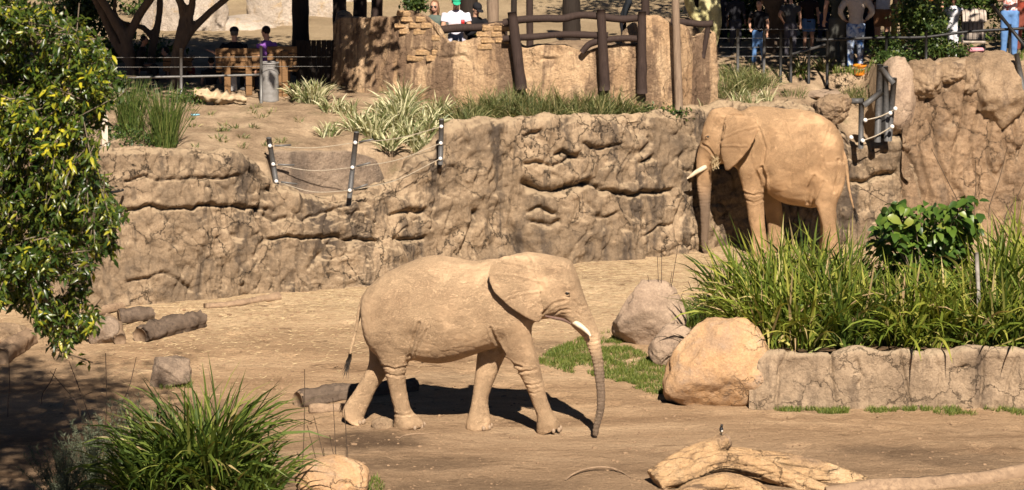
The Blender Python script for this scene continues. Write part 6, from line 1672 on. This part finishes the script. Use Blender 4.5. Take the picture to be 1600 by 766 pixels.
person(258, 80, 56.0, face='left', sit=True, shirt=(.03, .03, .04), pants=(.03, .03, .03), hair=(.02, .015, .012), label='person in charcoal sitting on the shaded bench', bend=.15, seed=51)
person(330, 96, 55.4, face='away', sit=True, H=1.25, shirt=(.02, .02, .025), pants=(.03, .03, .03), hair=(.015, .012, .01), label='dark-haired child sitting low beside the bench of the man in black', seed=52)
for k_, (x, y, Yp, sh, pa, lab) in enumerate([(1128, 6, 60.2, (.05, .05, .06), (.04, .04, .05), 'visitor in charcoal clothes deep in the shade by the yellow stems'), (1214, 4, 59.8, (.10, .03, .03), (.03, .03, .05), 'visitor in maroon top behind the black tee'),
                                          (1288, 6, 59.6, (.04, .06, .05), (.05, .06, .10), 'visitor in dark green top behind the tall olive visitor'), (1358, 4, 59.5, (.03, .03, .03), (.02, .02, .03), 'visitor all in black beside the white shirt')]):
    person(x, y, Yp, shirt=sh, pants=pa, hair=(.03, .02, .015), label=lab, seed=60 + k_, turn=[-.4, .5, .2, -.6][k_], arms=[['hips', 'down'], ['phone', 'down'], ['down', 'hips'], ['rail', 'down']][k_])

# pushchair
c = gzY(1520, 80, 57.3); zg = c[2]
e = empty('pushchair', c)
M_str = blotch('striped_canvas', (.42, .36, .30), (.30, .25, .20), 5); M_pink = plain_mat('pink_cloth', (.6, .28, .32), None, .8, 9)
M_lines = plain_mat('dark_stripe', (.05, .04, .035), None, .8, 9)
def seg_arc(c0, r, a0, a1, w, n=16, m=8, th=.02):
    G = []
    for i in range(n):
        a = a0 + (a1 - a0) * i / (n - 1)
        for j in range(m):
            x = -w / 2 + w * j / (m - 1); bul = 1 - .12 * (2 * j / (m - 1) - 1) ** 2
            G.append([c0[0] + x, c0[1] - math.cos(a) * r * .75 * bul, c0[2] + math.sin(a) * r * bul])
    return np.array(G), [gq(n, m)]
ctr = c + [0, .05, 1.02 - .06]
V, Fs = seg_arc(ctr, .40, math.radians(15), math.radians(130), .62)
can = mesh('canopy', np.concatenate([V, V * 1 + [0, .02, -.02]]), [Fs[0], Fs[0][:, ::-1] + len(V)], M_str, e)
for j in range(5):
    x = -.24 + j * .12
    P = [ctr + [x, -math.cos(a) * .405 * .75 * (1 - .12 * (x / .31) ** 2) - .004, math.sin(a) * .405 * (1 - .12 * (x / .31) ** 2) + .004] for a in np.linspace(math.radians(15), math.radians(130), 14)]
    mesh('stripe', *tube(P, .008, 5), M_lines, can)
V, Fq = box(c + [0, .12, .78], (.56, .05, .5), bev=.02); mesh('seat_back', V, Fq, M_str, e)
for j in range(5):
    V, Fq = box(c + [-.22 + j * .11, .085, .78], (.015, .01, .48)); mesh('stripe', V, Fq, M_lines, e, smooth=False)
V, Fq = box(c + [0, -.1, .52], (.58, .42, .07), bev=.025); mesh('seat', V, Fq, M_str, e)
V, Fq = box(c + [.03, -.05, .30], (.46, .34, .14), bev=.04); mesh('basket', V, Fq, M_pink, e)
for sx in (-.3, .3):
    mesh('frame_tube', *tube([c + [sx, .5, 1.0], c + [sx, .2, .72], c + [sx, -.3, .18]], .014, 8, 14), M_black, e)
    mesh('frame_tube', *tube([c + [sx, .3, .18], c + [sx, -.1, .50]], .014, 8), M_black, e)
    for yy in (-.3, .3):
        th = np.linspace(0, 2 * np.pi, 21)
        w = mesh('wheel', *tube([c + [sx, yy + .11 * math.cos(t), .12 + .11 * math.sin(t)] for t in th], .02, 8), M_black, e)
        mesh('hub', *tube([c + [sx - .02, yy, .12], c + [sx + .02, yy, .12]], .05, 10), M_galv, w)
mesh('handle', *tube([c + [-.3, .5, 1.0], c + [.3, .5, 1.0]], .016, 8), M_black, e)
e.scale = (.74, .74, .74)
tag(e, 'beige striped pushchair with a pink basket behind the black handrail', 'pushchair')

# ------------------------------------------------------------------ shade trees and background shrubs
def shade_tree(name, Y, paths, crowns, label, seed, base):
    b = at(*base, Y); b[2] = float(ground_z(b[0], Y)) - .08
    e = empty(name, b); pcs = []
    for k, pts in enumerate(paths):
        P = [at(x, y, Y + dy) for x, y, r, dy in pts]; R = [r for *_, r, dy in pts]
        if k == 0: P = [b] + P; R = [R[0] * 1.2] + R
        c = crowns[k % len(crowns)][0]
        P.append(np.array([P[-1][0] * .6 + c[0] * .4, P[-1][1] * .5 + c[1] * .5, (P[-1][2] + c[2]) / 2 + .3])); R.append(R[-1] * .6)
        P.append(np.array(c) + [0, 0, .2]); R.append(R[-1] * .4)
        pcs.append(tube(P, R, 12, 40, .14, 2.5, seed + k))
    V, N, Fs = fuse('t', pcs, .035, 3); mesh('trunk', V, Fs, M_bark, e)
    for k, (c, r, n) in enumerate(crowns):
        V, Fs = crown_geo(c, r, n, (.16, .30), seed + 40 + k, 80, .1)
        o = mesh('crown', V, Fs, M_shade, e); o['kind'] = 'stuff'
    return tag(e, label, 'tree')
shade_tree('shade_tree', 55.9, [[(205, 100, 0.126, 0), (196, 62, 0.111, 0), (176, 28, 0.089, 0), (148, -20, 0.074, -.2)], [(197, 70, 0.096, 0), (214, 30, 0.089, 0), (240, -10, 0.074, -.2), (260, -60, 0.059, -.5)], [(204, 100, 0.104, .1), (178, 60, 0.089, .2), (160, 20, 0.081, .2), (135, -30, 0.067, 0)]],
           [((-7.2, 52.6, 7.4), (2.5, 2.6, 1.3), 9000)], 'dark tree with leaning limbs beside the person in black', 11, (207, 150))
shade_tree('shade_tree', 56.3, [[(238, 78, 0.081, 0), (246, 40, 0.074, 0), (250, 5, 0.067, -.1), (244, -50, 0.059, -.3)], [(240, 62, 0.067, 0), (222, 42, 0.059, 0), (205, 40, 0.052, 0)]],
           [((-5.6, 53.2, 7.4), (2.0, 2.6, 1.2), 6500)], 'slim dark tree directly behind the person in black', 21, (236, 145))
shade_tree('shade_tree', 55.2, [[(277, 92, 0.118, 0), (281, 60, 0.096, 0), (286, 22, 0.081, 0), (274, -20, 0.067, -.3)], [(281, 76, 0.089, 0), (296, 52, 0.081, 0), (325, 22, 0.067, 0), (362, -10, 0.059, -.2)], [(283, 62, 0.081, 0), (298, 22, 0.074, 0), (303, -30, 0.059, -.3)]],
           [((-3.9, 52.6, 7.4), (2.4, 2.4, 1.3), 9000)], 'three-limbed dark tree left of the wooden bench', 31, (276, 145))
shade_tree('shade_tree', 58.8, [[(1212, 40, 0.220, 0), (1210, 0, 0.200, -.2), (1215, -60, 0.160, -.6)], [(1212, 20, 0.140, 0), (1180, -30, 0.120, -.3), (1150, -80, 0.100, -.6)]],
           [((6.0, 55.0, 7.4), (2.3, 2.4, 1.2), 4300), ((5.2, 57.2, 7.8), (1.5, 1.8, 1.0), 2600)], 'broad dark tree trunk behind the left part of the crowd', 41, (1212, 110))
shade_tree('shade_tree', 59.8, [[(1355, 40, 0.240, 0), (1352, 0, 0.220, -.2), (1360, -60, 0.180, -.8)], [(1354, 20, 0.160, 0), (1400, -30, 0.130, -.4), (1430, -80, 0.100, -.8)]],
           [((8.0, 55.0, 7.5), (1.6, 2.3, 1.1), 3000), ((12.2, 55.2, 7.6), (2.0, 2.3, 1.1), 2600)], 'broad dark tree trunk behind the visitor in the white shirt', 51, (1355, 100))
# dark shrubs in the crowd area
def shrub(px, py, Y, r, n, label, seed, group=None, mat=M_hedge, size=(.05, .10)):
    q = at(px, py, Y); gz = float(ground_z(q[0], Y)); c = np.array([q[0], Y, q[2]])
    e = empty('shrub', (c[0], Y, gz)); g4 = np.random.default_rng(seed)
    for i in range(6):
        t = c + g4.normal(0, .5, 3) * np.array(r); mesh('stem', *tube([np.array([c[0], Y, gz - .05]) + g4.normal(0, .04, 3) * [1, 1, 0], t], [.02, .006], 6), M_twig, e)
    V, Fs = crown_geo(c, r, n, size, seed, 70, .1); o = mesh('foliage', V, Fs, mat, e); o['kind'] = 'stuff'
    return tag(e, label, 'shrub', group)
shrub(1440, 28, 57.3, (.46, .45, .55), 4200, 'dark dense shrub beside the child in white', 71)
shrub(1466, 45, 57.4, (.16, .2, .3), 700, 'narrow dark shrub touching the dark dense shrub', 72)
shrub(1384, 74, 57.0, (.30, .3, .22), 1100, 'low open shrub in front of the white shirt', 73)
shrub(1470, 78, 56.9, (.55, .3, .13), 1600, 'low leafy growth at the foot of the dark dense shrub', 74)
shrub(1600, 30, 60.5, (.7, .5, .9), 2600, 'dark shrub behind the visitor in rusty red', 75)
shrub(1270, 0, 60.8, (1.3, .5, .9), 4200, 'wide dark shrub behind the crowd', 76, size=(.08, .16))
shrub(1160, 20, 61.2, (.9, .5, .9), 3400, 'dark shrub behind the left end of the crowd', 77, size=(.08, .16))
shrub(1500, 8, 60.8, (1.0, .5, .8), 3400, 'dark shrub behind the pushchair', 78, size=(.08, .16))
shrub(648, 8, 54.6, (.22, .2, .14), 700, 'small leafy shrub on top of the brick patch', 79)
shrub(1398, 92, 56.4, (.34, .3, .12), 1500, 'low green growth between the orange bucket and the dark shrub', 80)
clump('spiky_plant', 1252, 112, 40, (.25, .5), (.012, .02), (.6, .3), (.5, .3), .08, M_tuft, 'spiky grey plant at the foot of the crowd fence', 'plant', seed=901)
clump('spiky_plant', 1285, 112, 40, (.2, .42), (.012, .02), (.6, .3), (.5, .3), .08, M_tuft, 'smaller spiky plant beside the leaning brace', 'plant', seed=902)

shrub(128, 40, 58.5, (.8, .5, .8), 3000, 'dark shrub seen between the fig leaves and the leaning trunk', 91, size=(.08, .16))
shrub(205, 92, 58.0, (.9, .5, .35), 2600, 'low dark shrub behind the person in black', 92, size=(.07, .14))
shrub(250, 12, 65.5, (1.0, .5, .5), 2200, 'dark shrub on the far slope behind the slim tree', 93, size=(.08, .16))
for o in list(scene.objects):
    if '_w' in o: del o['_w']
